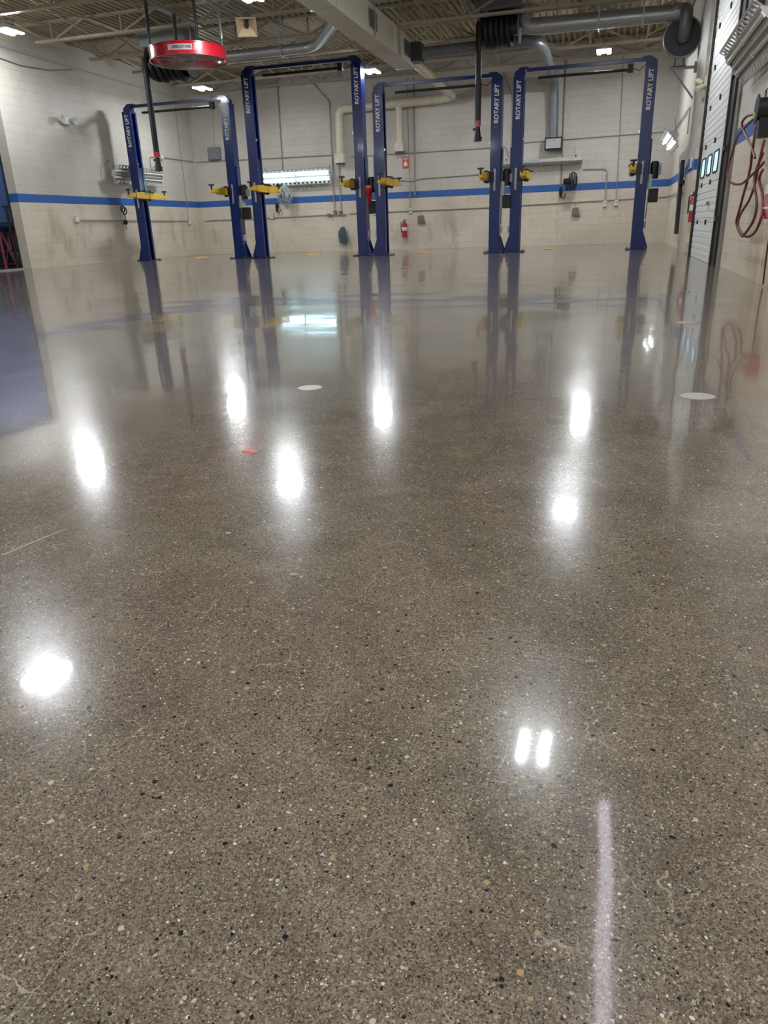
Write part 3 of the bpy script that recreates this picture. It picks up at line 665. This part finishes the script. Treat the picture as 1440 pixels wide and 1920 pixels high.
for sx in (-1, 1):
    for sy in (-1, 1):
        MB().cyl((sx*0.52, sy*0.50, 0.19), (sx*0.52, sy*0.50, 0.45), 0.018, 8).cyl((sx*0.52, sy*0.50, 0.45), (sx*0.50, sy*0.50, ZJ-FZ-0.02), 0.032, 10).build('hanger_rod', M_black if (sx < 0 or sy < 0) else M_chrome, t)
    MB().bb((sx*0.50-0.03, -0.70, ZJ-FZ-0.05), (sx*0.50+0.03, 1.65, ZJ-FZ-0.002)).build('hanger_channel', M_grey, t)

# square horn speaker
t = thing('horn_speaker', 'cream square horn loudspeaker hanging from the joists right of the fan', 'loudspeaker', (-7.27, 15.55, 4.46), None, Vector((-0.25, 0.6, 0.75)).to_track_quat('Z', 'Y').to_euler())
hp = MB(); lv = [(0.20, 0.0), (0.195, 0.03), (0.10, 0.12), (0.03, 0.20)]
for a_, b_ in zip(lv[:-1], lv[1:]):
    for k in range(4):
        c0 = [(-1, -1), (1, -1), (1, 1), (-1, 1)][k]; c1 = [(1, -1), (1, 1), (-1, 1), (-1, -1)][k]
        hp.bm.faces.new([hp.bm.verts.new((c[0]*l_[0], c[1]*l_[0], l_[1])) for c, l_ in ((c0, a_), (c1, a_), (c1, b_), (c0, b_))])
bmesh.ops.remove_doubles(hp.bm, verts=hp.bm.verts[:], dist=1e-4)
bmesh.ops.solidify(hp.bm, geom=hp.bm.faces[:], thickness=0.012)
hp.build('horn', paint('beige_plastic', (214, 190, 156), 0.5), t)
MB().cyl((0, 0, 0.05), (0, 0, 0.19), 0.05, 14, 0.04).build('driver', M_dgrey, t, smooth=True)
MB().cyl((0, 0, 0.19), (0, 0, 0.33), 0.09, 18).build('magnet', M_grey, t, smooth=True)
MB().tube([(0, 0, 0.33), (0.05, 0.1, 0.55), (0.08, 0.15, 0.82)], 0.012, 8).build('bracket', M_grey, t)

# ------------------------------------------------------------------ angled fluorescent wash-bay fixtures
def fluoro(label, loc, rot, mode='off', Lh=1.18):
    """long axis X; the open face looks along -Y (before rotation); back at y=0"""
    t = thing('fluorescent_fixture', label, 'light fixture', loc, 'slotted fluorescent fixtures', rot)
    MB().bb((-Lh, -0.10, -0.06), (Lh, 0.0, 0.06)).build('housing', M_lgrey, t, bevel=0.006)
    for s in (-1, 1):
        f = MB()
        f.prism([(-0.085, 0.02), (-0.095, 0.02), (-0.085, 0.08), (-0.115, 0.155), (-0.105, 0.16), (-0.072, 0.08)], lambda u, v, w__: (w__, u, s*v), -Lh, Lh)
        # slotted outer lip
        n = 16; pit = 2*Lh/n
        p0 = Vector((0, -0.11, s*0.16)); p1 = Vector((0, -0.135, s*0.235)); d = p1-p0; ang = math.atan2(d.z, d.y)
        f.bar(Vector((-Lh, 0, 0))+p0, Vector((Lh, 0, 0))+p0, 0.012, 0.02); f.bar(Vector((-Lh, 0, 0))+p1, Vector((Lh, 0, 0))+p1, 0.012, 0.025)
        for k in range(n+1):
            xx = -Lh+k*pit; f.bar(Vector((xx, 0, 0))+p0, Vector((xx, 0, 0))+p1, pit*0.42 if 0 < k < n else 0.03, 0.008)
        f.build('reflector', M_refl, t)
    MB().bb((-Lh, -0.13, -0.018), (Lh, -0.09, 0.018)).build('ridge', M_refl, t, bevel=0.006)
    mt = {'off': M_offtube, 'on': M_tube, 'dim': M_tubed}[mode]
    for s in (-1, 1):
        for h in (-1, 1):
            MB().cyl((h*0.03 if h > 0 else -0.03-(Lh-0.07), -0.125, s*0.085), (Lh-0.04 if h > 0 else -0.03, -0.125, s*0.085), 0.024, 12).build('tube', mt, t, smooth=True)
    for sx_ in (-Lh+0.02, 0, Lh-0.02):
        for sz_ in (-0.085, 0.085): MB().box((sx_, -0.12, sz_), (0.05, 0.05, 0.06)).build('socket', M_white, t)
    for s in (-1, 1):
        MB().prism([(0.0, -0.06), (0.0, 0.06), (-0.08, 0.10), (-0.12, 0.16), (-0.13, 0.16), (-0.13, -0.16), (-0.12, -0.16), (-0.08, -0.10)], lambda u, v, w__: (w__, u, v), s*Lh-0.006, s*Lh+0.006).build('end_cap', M_lgrey, t)
    return t
def wall_arms(t, pts): 
    for a, b in pts: MB().bar(a, b, 0.035, 0.012).build('mount_arm', M_grey, t)
t = fluoro('lit fluorescent fixture glowing on the far wall behind the second lift', (-9.90, YF-0.20, 2.33), (math.radians(20), 0, 0), 'on')
wall_arms(t, [((-1.12, 0, 0.02), (-1.12, 0.17, 0.23)), ((1.12, 0, 0.02), (1.12, 0.17, 0.23))])
t = fluoro('unlit fluorescent fixture on the far wall behind the rightmost lift', (-2.16, YF-0.17, 2.40), (math.radians(80), 0, 0), 'off')
wall_arms(t, [((-1.0, 0, 0.02), (-1.0, 0.03, 0.17)), ((1.0, 0, 0.02), (1.0, 0.03, 0.17))])
t = fluoro('unlit slotted fluorescent fixture on the left wall behind the leftmost lift', (XL+0.24, 20.35, 2.34), (math.radians(18), 0, math.radians(90)), 'off')
wall_arms(t, [((-1.15, 0, 0.02), (-1.15, 0.10, 0.33)), ((-1.15, 0.10, 0.33), (-1.15, 0.26, 0.14)), ((1.15, 0, 0.02), (1.15, 0.10, 0.33)), ((1.15, 0.10, 0.33), (1.15, 0.26, 0.14))])
t = fluoro('lit fluorescent fixture seen end-on on the right wall beyond the overhead door', (XR-0.26, 20.2, 2.42), (math.radians(40), 0, math.radians(-90)), 'dim')
wall_arms(t, [((-1.1, 0, 0.02), (-1.1, 0.12, 0.28)), ((1.1, 0, 0.02), (1.1, 0.12, 0.28))])
t = fluoro('large unlit fluorescent fixture at the right edge above the hose reel', (XR-0.13, 9.75, 2.40), (math.radians(40), 0, math.radians(-90)), 'off')
wall_arms(t, [((-1.1, 0, 0.02), (-1.1, 0.10, 0.24)), ((1.1, 0, 0.02), (1.1, 0.10, 0.24))])

# ------------------------------------------------------------------ conduits and boxes on the walls
def conduit(label, pts, r=0.014, mat=None, fillet=0.08):
    return tag(MB().tube(pts, r, 8, fillet=fillet).build('conduit', mat or M_conduit, smooth=True), label, 'conduit')
W = YF-0.03
conduit('long upper conduit crossing the far wall from the left corner to lift two', [(-13.6, W, 2.93), (-8.55, W, 2.88), (-8.55, W, 2.70)])
conduit('upper conduit on the far wall between the fire sign and the grey outlet', [(-8.1, W, 2.80), (-3.9, W, 2.80), (-3.2, W, 2.80), (-3.1, W, 2.5)])
conduit('upper conduit on the far wall at right, past the grey outlet to the corner', [(-3.05, W, 2.88), (1.42, W, 2.93)])
conduit('lower conduit along the far wall from left corner to the valves', [(-13.5, W, 1.10), (-11.6, W, 1.10), (-8.8, W, 1.13)])
conduit('lower conduit along the far wall from the valves to the right corner', [(-8.2, W, 1.14), (-3.97, W, 1.15), (1.44, W, 1.25)])
conduit('air line along the far wall just above the blue band', [(-7.5, W, 2.04), (-6.4, W, 2.04), (-6.2, W, 2.00), (-5.8, W, 2.06), (-3.5, W, 2.10), (-3.2, W, 2.10)])
conduit('vertical conduit on the far wall left of the lit fluorescent', [(-10.42, W, 5.2), (-10.45, W, 2.5)], 0.018)
conduit('vertical pipe on the far wall right of the fire sign', [(-6.02, W, 4.8), (-6.02, W, 1.6)], 0.020)
conduit('left vertical pipe of the pair down to the wall valves', [(-9.3, W, 5.0), (-8.72, W, 4.4), (-8.72, W, 1.2)], 0.018)
conduit('right vertical pipe of the pair down to the wall valves', [(-8.50, W, 2.6), (-8.50, W, 1.2)], 0.018)
conduit('thin vertical conduit dropping to the outlet above the fire extinguisher', [(-6.22, W, 4.8), (-6.18, W, 1.2)], 0.012)
conduit('tall vertical copper pipe behind the rightmost lift by the wall fan', [(-1.60, W, 4.9), (-1.56, W, 1.66)], 0.020, paint('copper_brown', (150, 120, 92), 0.4))
conduit('thin vertical conduit down to the right outlet behind the rightmost lift', [(-0.05, W, 4.9), (0.05, W, 1.2)], 0.012)
conduit('hooked conduit curving down to the left outlet behind the rightmost lift', [(-0.95, W, 2.08), (-0.26, W, 2.06), (-0.26, W, 1.2)], 0.020, fillet=0.14)
conduit('thin vertical conduit feeding the grey electrical box in the left corner', [(-12.72, W, 4.9), (-12.84, W, 3.3)], 0.010)
conduit('vertical conduit on the far wall between lifts three and four', [(-3.35, W, 4.75), (-3.05, W, 4.1), (-3.02, W, 2.5)], 0.016)
V = XL+0.03
conduit('bright conduit along the top of the left wall', [(V, 15.8, 4.80), (V, 24.0, 4.74)], 0.022, M_lgrey)
conduit('upper conduit on the left wall running from the small box to the corner', [(V, 22.2, 2.94), (V, 24.1, 2.94)])
conduit('lower conduit on the left wall behind the leftmost lift', [(V, 17.7, 1.12), (V, 23.35, 1.10)])
conduit('curled conduit from the small box to the slotted fixture on the left wall', [(V, 22.1, 2.94), (V, 21.5, 2.90), (V, 21.5, 2.55), (V, 21.9, 2.54), (V+0.15, 21.8, 2.45)], 0.012)
conduit('sagging cable under the bright conduit on the left wall', [(V, 15.75, 4.55), (V, 16.6, 4.50), (V, 17.6, 4.56), (V, 18.5, 4.72)], 0.012, M_grey)
conduit('vertical conduit in the left wall near the far corner', [(V, 23.35, 4.6), (V, 23.35, 1.1)], 0.010)
U = XR-0.03
conduit('upper conduit on the right wall turning down behind the end-on fixture', [(U, 24.1, 2.93), (U, 19.3, 2.93), (U, 19.3, 2.4)])
conduit('lower conduit on the right wall beyond the black post', [(U, 24.1, 1.25), (U, 19.1, 1.22)])
conduit('pair-end conduit down the right wall beside the door track', [(U, 15.9, 5.0), (U, 15.9, 1.0)], 0.018)
def wbox(name, label, cat, a, b, mat, extra=None):
    t = thing(name, label, cat, [(x+y)/2 for x, y in zip(a, b)])
    h = [abs(y-x)/2 for x, y in zip(a, b)]
    MB().bb([-v for v in h], h).build('body', mat, t, bevel=0.008)
    return t, h
t, h = wbox('electrical_box', 'grey electrical box on the far wall in the left corner', 'electrical box', (-13.04, YF-0.16, 2.96), (-12.62, YF, 3.33), M_grey)
MB().bb((-h[0]+0.015, -h[1]-0.01, -h[2]+0.015), (h[0]-0.015, -h[1], h[2]-0.015)).build('cover', M_grey, t, bevel=0.004); MB().box((h[0]-0.05, -h[1]-0.015, 0), (0.02, 0.02, 0.05)).build('latch', M_dgrey, t)
for lab, x_, z_ in (('left light switch box behind the rightmost lift under the hooked conduit', -0.26, 1.13), ('right light switch box behind the rightmost lift, nearer the corner', 0.06, 1.14), ('outlet box on the lower conduit above the fire extinguisher', -6.17, 1.15), ('outlet box beside the second lift on the lower conduit', -7.36, 1.16), ('outlet box on the lower conduit between lifts one and two', -10.95, 1.16)):
    t, h = wbox('outlet_box', lab, 'outlet box', (x_-0.055, YF-0.07, z_-0.09), (x_+0.055, YF, z_+0.09), M_lgrey)
    MB().bb((-0.045, -h[1]-0.008, -0.07), (0.045, -h[1], 0.07)).build('cover_plate', M_white, t); MB().bb((-0.015, -h[1]-0.016, -0.02), (0.015, -h[1]-0.006, 0.03)).build('toggle', M_dgrey, t)
for lab, y_, z_ in (('small outlet box at the left end of the lower conduit on the left wall', 17.63, 1.14), ('small junction box on the left wall beside the hanging hose nozzle', 22.15, 2.95), ('small outlet box on the left wall near the far corner', 23.35, 1.07)):
    t, h = wbox('outlet_box', lab, 'outlet box', (XL, y_-0.06, z_-0.08), (XL+0.07, y_+0.06, z_+0.08), M_lgrey)
    MB().bb((h[0], -0.045, -0.06), (h[0]+0.008, 0.045, 0.06)).build('cover_plate', M_white, t)
t, h = wbox('door_control', 'small white door control box on the right wall beside the black post', 'control box', (XR-0.08, 17.1, 1.58), (XR-0.05, 17.5, 1.78), M_white)
MB().bb((-h[0]-0.03, -0.12, -0.08), (-h[0], 0.02, 0.08)).build('control_face', paint('control_blue', (70, 100, 150), 0.4), t)
# valves at the pipe pair
t = thing('wall_valves', 'cluster of pipe valves low on the far wall behind the second lift', 'valve', (-8.6, YF-0.06, 1.12))
for x_, z_ in ((-0.30, -0.02), (-0.10, 0.06), (0.10, 0.04)):
    MB().cyl((x_, -0.05, z_), (x_, 0.05, z_), 0.05, 12).build('valve_body', M_grey, t); MB().bar((x_-0.08, -0.06, z_+0.05), (x_+0.08, -0.06, z_+0.05), 0.02, 0.015).build('valve_handle', M_dgrey, t)
MB().cyl((-0.35, 0, 0.0), (0.30, 0, 0.0), 0.016, 8).build('manifold', M_conduit, t)
# emergency light
t = thing('emergency_light', 'white twin-head emergency light high on the left wall', 'emergency light', (XL, 17.82, 3.47))
MB().bb((0, -0.14, -0.08), (0.09, 0.14, 0.08)).build('body', M_white, t, bevel=0.01)
for s in (-1, 1): MB().lathe([(0.0, -0.02), (0.06, -0.02), (0.10, 0.10), (0.09, 0.11), (0.0, 0.09)], (0.07, s*0.24, 0.02), 16, 'X').build('lamp_head', M_lgrey, t, smooth=True)
# cord coil on the left wall
t = thing('power_cord', 'black coiled power cord and plug hanging on the left wall', 'cord', (XL+0.05, 19.72, 1.22))
MB().ring((0, 0, 0.20), 0.085, 0.018, 'X', 24, 6).ring((0.03, 0.02, 0.15), 0.10, 0.016, 'X', 24, 6).tube([(0.02, 0, 0.08), (0.03, 0.02, -0.05), (0.02, -0.01, -0.14)], 0.012, 6).build('cord_coil', M_black, t, smooth=True)
MB().bb((-0.01, -0.05, -0.22), (0.06, 0.05, -0.10)).tube([(0.02, 0, -0.2), (0.02, 0.0, -0.36)], 0.01, 6).build('plug', M_blackm, t)

# wall fans
def wall_fan(label, x_, z_, R_, yaw, mg):
    t = thing('wall_fan', label, 'fan', (x_, YF-0.42, z_), 'wall-mounted fans', (0, 0, yaw))
    g = MB()
    for k, (r_, d) in enumerate(((R_, 0.0), (R_*0.85, -0.07), (R_*0.55, -0.10), (R_*0.25, -0.11), (R_*0.85, 0.07), (R_*0.5, 0.10))): g.ring((0, d, 0), r_, 0.008, 'Y', 32, 6)
    for q in range(20):
        a = 2*math.pi*q/20; c, s = math.cos(a), math.sin(a)
        g.tube([(0, -0.12, 0), (c*R_*0.55, -0.10, s*R_*0.55), (c*R_*0.85, -0.07, s*R_*0.85), (c*R_, 0, s*R_), (c*R_*0.85, 0.07, s*R_*0.85), (c*R_*0.4, 0.11, s*R_*0.4)], 0.005, 5)
    g.build('guard', mg, t, smooth=True)
    for q in range(3):
        a = 2.1*q; bl = MB(); Rm = Matrix.Rotation(a, 3, 'Y')
        bl.box(Rm @ Vector((R_*0.45, 0, 0)), (R_*0.7, 0.012, R_*0.42), Rm @ Matrix.Rotation(0.4, 3, 'X')); bl.build('blade', M_dgrey, t)
    MB().cyl((0, 0.06, 0), (0, 0.26, 0), 0.08, 18).build('motor', M_black, t, smooth=True)
    ar = MB(); iv = Matrix.Rotation(-yaw, 3, 'Z')
    ar.tube([(0, 0.2, -0.05), iv @ Vector((-0.15, 0.25, -R_*0.8)), iv @ Vector((-0.18, 0.40, -R_*0.85))], 0.022, 8); ar.build('bracket', M_black, t)
    return t
wall_fan('grey wall fan turned side-on below the lit fluorescent', -10.28, 1.74, 0.29, math.radians(58), M_lgrey)
wall_fan('black wall fan turned edge-on behind the rightmost lift', -1.20, 1.76, 0.25, math.radians(80), M_black)
for lab, x_, z_ in (('black air coupling on the far wall left of the grey wall fan', -10.75, 1.45), ('black air coupling at the foot of the copper pipe', -1.55, 1.52)):
    t = thing('air_coupling', lab, 'air fitting', (x_, YF-0.08, z_))
    MB().cyl((0, 0, 0.1), (0, 0, -0.16), 0.035, 12).box((0, 0.05, 0), (0.10, 0.06, 0.10)).build('body', M_blackm, t); MB().tube([(0.0, -0.02, -0.16), (0.10, -0.04, -0.22), (0.16, -0.03, -0.08)], 0.014, 6).build('hose_tail', M_black, t)

# fire sign and extinguishers
t = thing('fire_sign', 'red fire extinguisher sign high on the far wall above the extinguisher', 'sign', (-6.31, YF-0.012, 2.54))
MB().bb((-0.10, -0.006, -0.16), (0.10, 0.012, 0.16)).build('panel', paint('sign_red', (214, 74, 48), 0.5), t)
text_mesh('lettering', 'FIRE', M_letter, 0.13, 0.04, t, Matrix.Translation((0, -0.008, 0.105)) @ Matrix.Rotation(math.pi/2, 4, 'X'), 0.001)
fm = MB().prism([(-0.045, -0.10), (0.045, -0.10), (0.06, -0.05), (0.045, 0.0), (0.02, 0.03), (0.005, 0.07), (-0.015, 0.03), (-0.05, 0.0), (-0.06, -0.05)], lambda u, v, w__: (u, w__, v), -0.009, -0.005); fm.build('flame_symbol', M_letter, t)
def extinguisher(label, loc, wall, R_=0.085):
    t = thing('fire_extinguisher', label, 'fire extinguisher', loc, 'red fire extinguishers')
    MB().lathe([(0.0, 0.0), (R_, 0.0), (R_, 0.36), (R_*0.8, 0.42), (R_*0.35, 0.45), (0.0, 0.45)], n=20).build('cylinder', M_red, t, smooth=True)
    MB().lathe([(R_+0.001, 0.20), (R_+0.003, 0.20), (R_+0.003, 0.30), (R_+0.001, 0.30)], n=20).build('label_band', M_white, t)
    MB().cyl((0, 0, 0.44), (0, 0, 0.51), 0.025, 10).bar((-0.02, 0, 0.52), (0.09, 0, 0.54), 0.02, 0.012).bar((-0.02, 0, 0.50), (0.08, 0, 0.49), 0.02, 0.01).build('valve_handle', M_blackm, t)
    MB().tube([(0.0, -0.02, 0.48), (-R_-0.02, -0.03, 0.44), (-R_-0.02, -0.02, 0.15)], 0.013, 8).build('hose', M_black, t, smooth=True)
    MB().bb((min(0, wall[0])-0.015, min(0, wall[1])-0.015, 0.28), (max(0, wall[0])+0.015, max(0, wall[1])+0.015, 0.32)).build('wall_hook', M_grey, t)
    return t
extinguisher('red fire extinguisher hanging on the far wall under the fire sign', (-6.36, YF-0.12, 0.37), (0, 0.12))
extinguisher('red fire extinguisher on the right wall beside the overhead door track', (XR-0.085, 15.55, 0.58), (0.085, 0), 0.055)
# hanging bag and guards
t = thing('hanging_bag', 'slate grey bag hanging low on the far wall behind the second lift', 'bag', (-8.46, YF-0.10, 0.24))
bg_ = MB().lathe([(0.0, 0.02), (0.11, 0.0), (0.15, 0.10), (0.15, 0.25), (0.12, 0.40), (0.06, 0.50), (0.0, 0.51)], n=16)
for v in bg_.bm.verts: v.co.y *= 0.55; v.co.x += 0.02*math.sin(v.co.z*14)
bg_.build('sack', M_bag, t, smooth=True); MB().tube([(0.03, 0, 0.48), (0.0, 0.03, 0.66), (-0.03, 0.08, 0.86)], 0.008, 6).build('strap', M_lgrey, t)
for lab, x_, z_ in (('small grey flared holder on the far wall right of the fire extinguisher', -5.83, 0.88), ('small grey flared holder under the black wall fan behind the rightmost lift', -1.09, 0.93)):
    t = thing('wall_holder', lab, 'wall holder', (x_, YF-0.06, z_))
    MB().prism([(-0.09, 0.11), (0.07, 0.13), (0.14, -0.12), (-0.10, -0.10)], lambda u, v, w__: (u, w__, v), -0.06, 0.04).build('cup', paint('taupe_plastic', (118, 108, 98), 0.6), t, bevel=0.01)
    MB().tube([(-0.02, 0.0, 0.12), (-0.02, 0.02, 0.24), (0.0, 0.05, 0.25)], 0.007, 6).build('hook', M_grey, t)
# black post, guard bumper and small camera on the right wall
t = thing('black_guard_strip', 'tall black leaning guard strip on the right wall beyond the door', 'guard strip', (XR-0.10, 19.0, 0.33))
MB().prism([(-0.35, 0), (-0.02, 0), (0.35, 1.50), (-0.05, 1.52)], lambda u, v, w__: (w__, u*1.0-0.1, v), -0.03, 0.05).build('strip', M_blackm, t, bevel=0.01)
MB().bb((-0.02, -0.40, 1.02), (0.09, -0.10, 1.10)).build('catch', M_black, t)
t = thing('flood_lamp', 'cream jointed flood lamp on the right wall under the blower bracket', 'lamp', (XR, 16.4, 2.95))
MB().bb((-0.05, -0.06, -0.05), (0, 0.06, 0.12)).build('base', M_pipe, t)
for dz, dy in ((0.08, 0.14), (-0.10, -0.06)): MB().cyl((-0.06, dy*0.4, dz*0.3), (-0.17, dy, dz), 0.035, 12, 0.055).build('lamp_head', M_pipe, t, smooth=True)
t = thing('small_shelf', 'small pale ledge at the top right edge above the large fixture', 'shelf', (XR-0.05, 10.6, 2.93))
MB().bb((-0.05, -0.5, 0), (0.05, 0.22, 0.04)).build('board', paint('pale_wood', (214, 190, 166), 0.6), t); MB().prism([(0.05, 0), (0.05, -0.12), (-0.04, 0)], lambda u, v, w__: (u, w__, v), 0.05, 0.07).build('bracket', M_grey, t)

# ------------------------------------------------------------------ air hose reel on the right wall
t = thing('air_hose_reel', 'black wall reel with dark red air hose hanging in loops at right edge', 'hose reel', (XR, 8.75, 1.5))
RX = -0.13
MB().cyl((RX-0.07, 0, 0.12), (RX+0.07, 0, 0.12), 0.10, 24).bb((RX-0.05, -0.06, -0.14), (RX+0.05, 0.05, 0.10)).build('reel_body', M_blackm, t, smooth=True)
for s in (-1, 1): MB().cyl((RX+s*0.075, 0, 0.12), (RX+s*0.085, 0, 0.12), 0.13, 24).build('side_plate', M_black, t, smooth=True)
MB().bb((RX+0.05, -0.08, -0.10), (0, 0.08, 0.22)).tube([(RX, 0.12, 0.2), (RX, 0.14, 0.30), (RX, -0.05, 0.30)], 0.012, 6).build('wall_bracket', M_blackm, t)
MB().bb((RX-0.09, 0.02, 0.05), (RX-0.086, 0.12, 0.10)).build('label_plate', M_ygreen, t)
hose = {'A': [(8.94, 1.59), (9.29, 1.63), (9.72, 1.67), (9.97, 1.64), (9.92, 1.56), (9.61, 1.43), (9.15, 1.3), (8.77, 1.19)],
 'B': [(9.19, 1.62), (9.56, 1.6), (9.95, 1.56), (10.31, 1.51), (10.67, 1.43), (10.84, 1.33), (10.82, 1.2), (10.63, 1.08), (10.21, 1.01), (9.76, 0.99), (9.33, 1.0), (8.96, 1.03), (8.67, 1.08), (8.47, 1.13)],
 'C': [(9.2, 1.61), (9.18, 1.5), (9.11, 1.37), (9.23, 1.23), (9.31, 1.1), (9.36, 0.92), (9.45, 0.72), (9.65, 0.59), (9.51, 0.5), (9.15, 0.45), (8.9, 0.47), (8.67, 0.55), (8.58, 0.66), (8.6, 0.81), (8.73, 0.95), (8.73, 1.09), (8.62, 1.22)],
 'D': [(8.64, 1.34), (8.68, 1.13), (8.8, 0.96), (9.12, 0.82), (9.4, 0.72), (9.5, 0.62), (9.41, 0.52), (9.04, 0.45), (8.65, 0.47), (8.29, 0.53), (8.15, 0.62), (8.24, 0.72), (8.45, 0.87), (8.57, 0.98), (8.4, 1.06)]}
def smooth_path(P, k=5):
    out = []
    for i in range(len(P)-1):
        p0, p1, p2, p3 = P[max(i-1, 0)], P[i], P[i+1], P[min(i+2, len(P)-1)]
        for q in range(k):
            s = q/k
            out.append(tuple(0.5*((2*b)+(-a+c)*s+(2*a-5*b+4*c-d)*s*s+(-a+3*b-3*c+d)*s**3) for a, b, c, d in zip(p0, p1, p2, p3)))
    out.append(P[-1]); return out
for i, (k, P) in enumerate(hose.items()):
    pp = smooth_path(P); nn = len(pp)
    MB().tube([(RX-0.02+0.03*i/3+0.015*math.sin(j*0.3+i), y_-8.75, z_-1.5) for j, (y_, z_) in enumerate(pp)], 0.013, 8).build('hose_loop', M_dred, t, smooth=True)
t = thing('red_cabinet', 'red box at the right edge of the photo below the hose reel', 'box', (XR, 8.15, 0.62))
MB().bb((-0.11, -0.28, 0), (0, 0.12, 0.22)).build('body', M_red, t, bevel=0.01); MB().bb((-0.115, -0.28, 0.09), (-0.108, 0.12, 0.105)).build('white_line', M_white, t); MB().bb((-0.11, -0.28, 0.22), (0, 0.10, 0.30)).build('label_card', paint('cream_card', (220, 212, 180), 0.6), t)
MB().tube([(-0.02, 0.08, 0.0), (-0.02, 0.09, -0.3), (-0.02, 0.04, -0.6)], 0.008, 6).build('cord', M_black, t)

# ------------------------------------------------------------------ things in the side bay
def jack_stand(label, loc, top):
    t = thing('jack_stand', label, 'jack stand', loc, 'red tall jack stands')
    fr = MB(); H = 0.86
    for sx in (-1, 1):
        for sy in (-1, 1): fr.bar((sx*0.19, sy*0.19, 0.01), (sx*0.04, sy*0.04, H), 0.045, 0.035)
    for sx in (-1, 1): fr.bar((sx*0.18, -0.18, 0.13), (sx*0.18, 0.18, 0.13), 0.03, 0.03); fr.bar((-0.18, sx*0.18, 0.13), (0.18, sx*0.18, 0.13), 0.03, 0.03)
    for sx in (-1, 1): fr.bar((sx*0.12, -0.12, 0.42), (sx*0.12, 0.12, 0.42), 0.03, 0.03); fr.bar((-0.12, sx*0.12, 0.42), (0.12, sx*0.12, 0.42), 0.03, 0.03)
    fr.build('leg_frame', M_steelred, t)
    MB().cyl((0, 0, 0.40), (0, 0, H+0.03), 0.052, 14).build('sleeve', M_steelred, t, smooth=True)
    MB().cyl((0, 0, 0.5), (0, 0, top), 0.034, 12).build('post', M_steelred if top < 1.3 else M_dgrey, t, smooth=True)
    MB().cyl((0, 0, top), (0, 0, top+0.03), 0.06, 14).bar((-0.10, 0, top+0.04), (0.10, 0, top+0.04), 0.06, 0.03).build('saddle', M_dgrey, t)
    return t
jack_stand('dark red jack stand with tall black post in the left opening', (-14.45, 16.10, 0), 1.42)
jack_stand('dark red jack stand at the left edge with a short post', (-14.32, 15.55, 0), 1.14)
t = thing('workbench', 'blue-grey workbench against the back of the side bay', 'workbench', (-15.16, 17.7, 0))
MB().bb((-0.7, -0.9, 1.12), (0.5, 1.2, 1.17)).build('bench_top', paint('bench_grey_blue', (130, 142, 160), 0.3), t)
for x_ in (-0.65, 0.45):
    for y_ in (-0.85, 1.15): MB().bb((x_-0.03, y_-0.03, 0), (x_+0.03, y_+0.03, 1.12)).build('leg', M_dgrey, t)
t = thing('plastic_sheet', 'crumpled clear plastic bundle under the bench behind the jack stands', 'plastic sheet', (-15.3, 17.5, 0))
bm_ = MB(); bmesh.ops.create_icosphere(bm_.bm, subdivisions=4, radius=0.40)
for v in bm_.bm.verts:
    n_ = 0.13*math.sin(v.co.x*17+v.co.z*9)+0.10*math.sin(v.co.y*23-v.co.z*13)+random.uniform(-.02, .02)
    v.co *= 1+n_; v.co.z = max(v.co.z*1.1+0.5, 0)
bm_.build('bundle', M_plastic, t)
t = thing('bollard_post', 'yellow and orange striped upright post on a round foot in the left opening', 'post', (-14.08, 16.42, 0))
MB().cyl((0, 0, 0.03), (0, 0, 0.40), 0.035, 12).build('lower_tube', paint('orange_paint', (196, 128, 66), 0.5), t); MB().cyl((0, 0, 0.40), (0, 0, 0.68), 0.035, 12).build('upper_tube', M_ygreen, t); MB().cyl((0, 0, 0), (0, 0, 0.03), 0.13, 20).build('foot', M_ygreen, t)
t = thing('tire', 'black tire lying on the floor behind the striped post', 'tire', (-14.32, 17.15, 0.13))
MB().ring((0, 0, 0), 0.27, 0.125, 'Z', 36, 14).build('tread', M_black, t, smooth=True)

# ------------------------------------------------------------------ marks and filled core holes in the slab
def disc(name, label, cat, x_, y_, rx, ry, mat, n=22):
    m_ = MB(); random.seed(int(abs(x_*1000)))
    m_.prism([((rx*(1+random.uniform(-.06, .06)))*math.cos(2*math.pi*k/n), (ry*(1+random.uniform(-.06, .06)))*math.sin(2*math.pi*k/n)) for k in range(n)], lambda u, v, w__: (x_+u, y_+v, w__), 0.0, 0.0012)
    return tag(m_.build(name, mat), label, cat)
disc('floor_patch', 'pale oval filled hole in the floor left of centre', 'floor patch', -1.24, 2.99, 0.055, 0.055, M_patch)
disc('floor_patch', 'larger speckled pale filled hole in the floor at right', 'floor patch', 0.37, 3.04, 0.065, 0.06, M_patch)
disc('floor_patch', 'thin pale filled hole in the floor near the overhead door', 'floor patch', 0.53, 5.35, 0.075, 0.08, M_chip)
disc('floor_mark', 'small red mark on the floor left of centre', 'floor mark', -1.06, 2.02, 0.028, 0.012, M_redmk)  # flat red oval laid on the slab
disc('floor_patch', 'tiny pale chip in the floor below the centre-left of the photo', 'floor patch', -0.571, 1.221, 0.009, 0.007, M_chip, 9)
disc('floor_patch', 'tiny pale chip in the floor left of centre below the red mark', 'floor patch', -0.807, 1.39, 0.007, 0.007, M_chip, 8)
disc('floor_patch', 'tiny pale chip in the floor at the middle of the photo', 'floor patch', -0.397, 1.291, 0.006, 0.005, M_chip, 8)
sc_m = MB(); sc_m.prism([(-1.253, 1.165), (-1.243, 1.168), (-1.224, 1.262), (-1.205, 1.331), (-1.209, 1.333), (-1.231, 1.264)], lambda u, v, w__: (u, v, w__), 0.0, 0.0008)
tag(sc_m.build('floor_scratch', paint('dull_scratch', (134, 126, 114), 0.45)), 'long pale scratch in the floor near the left edge of the photo', 'floor mark')
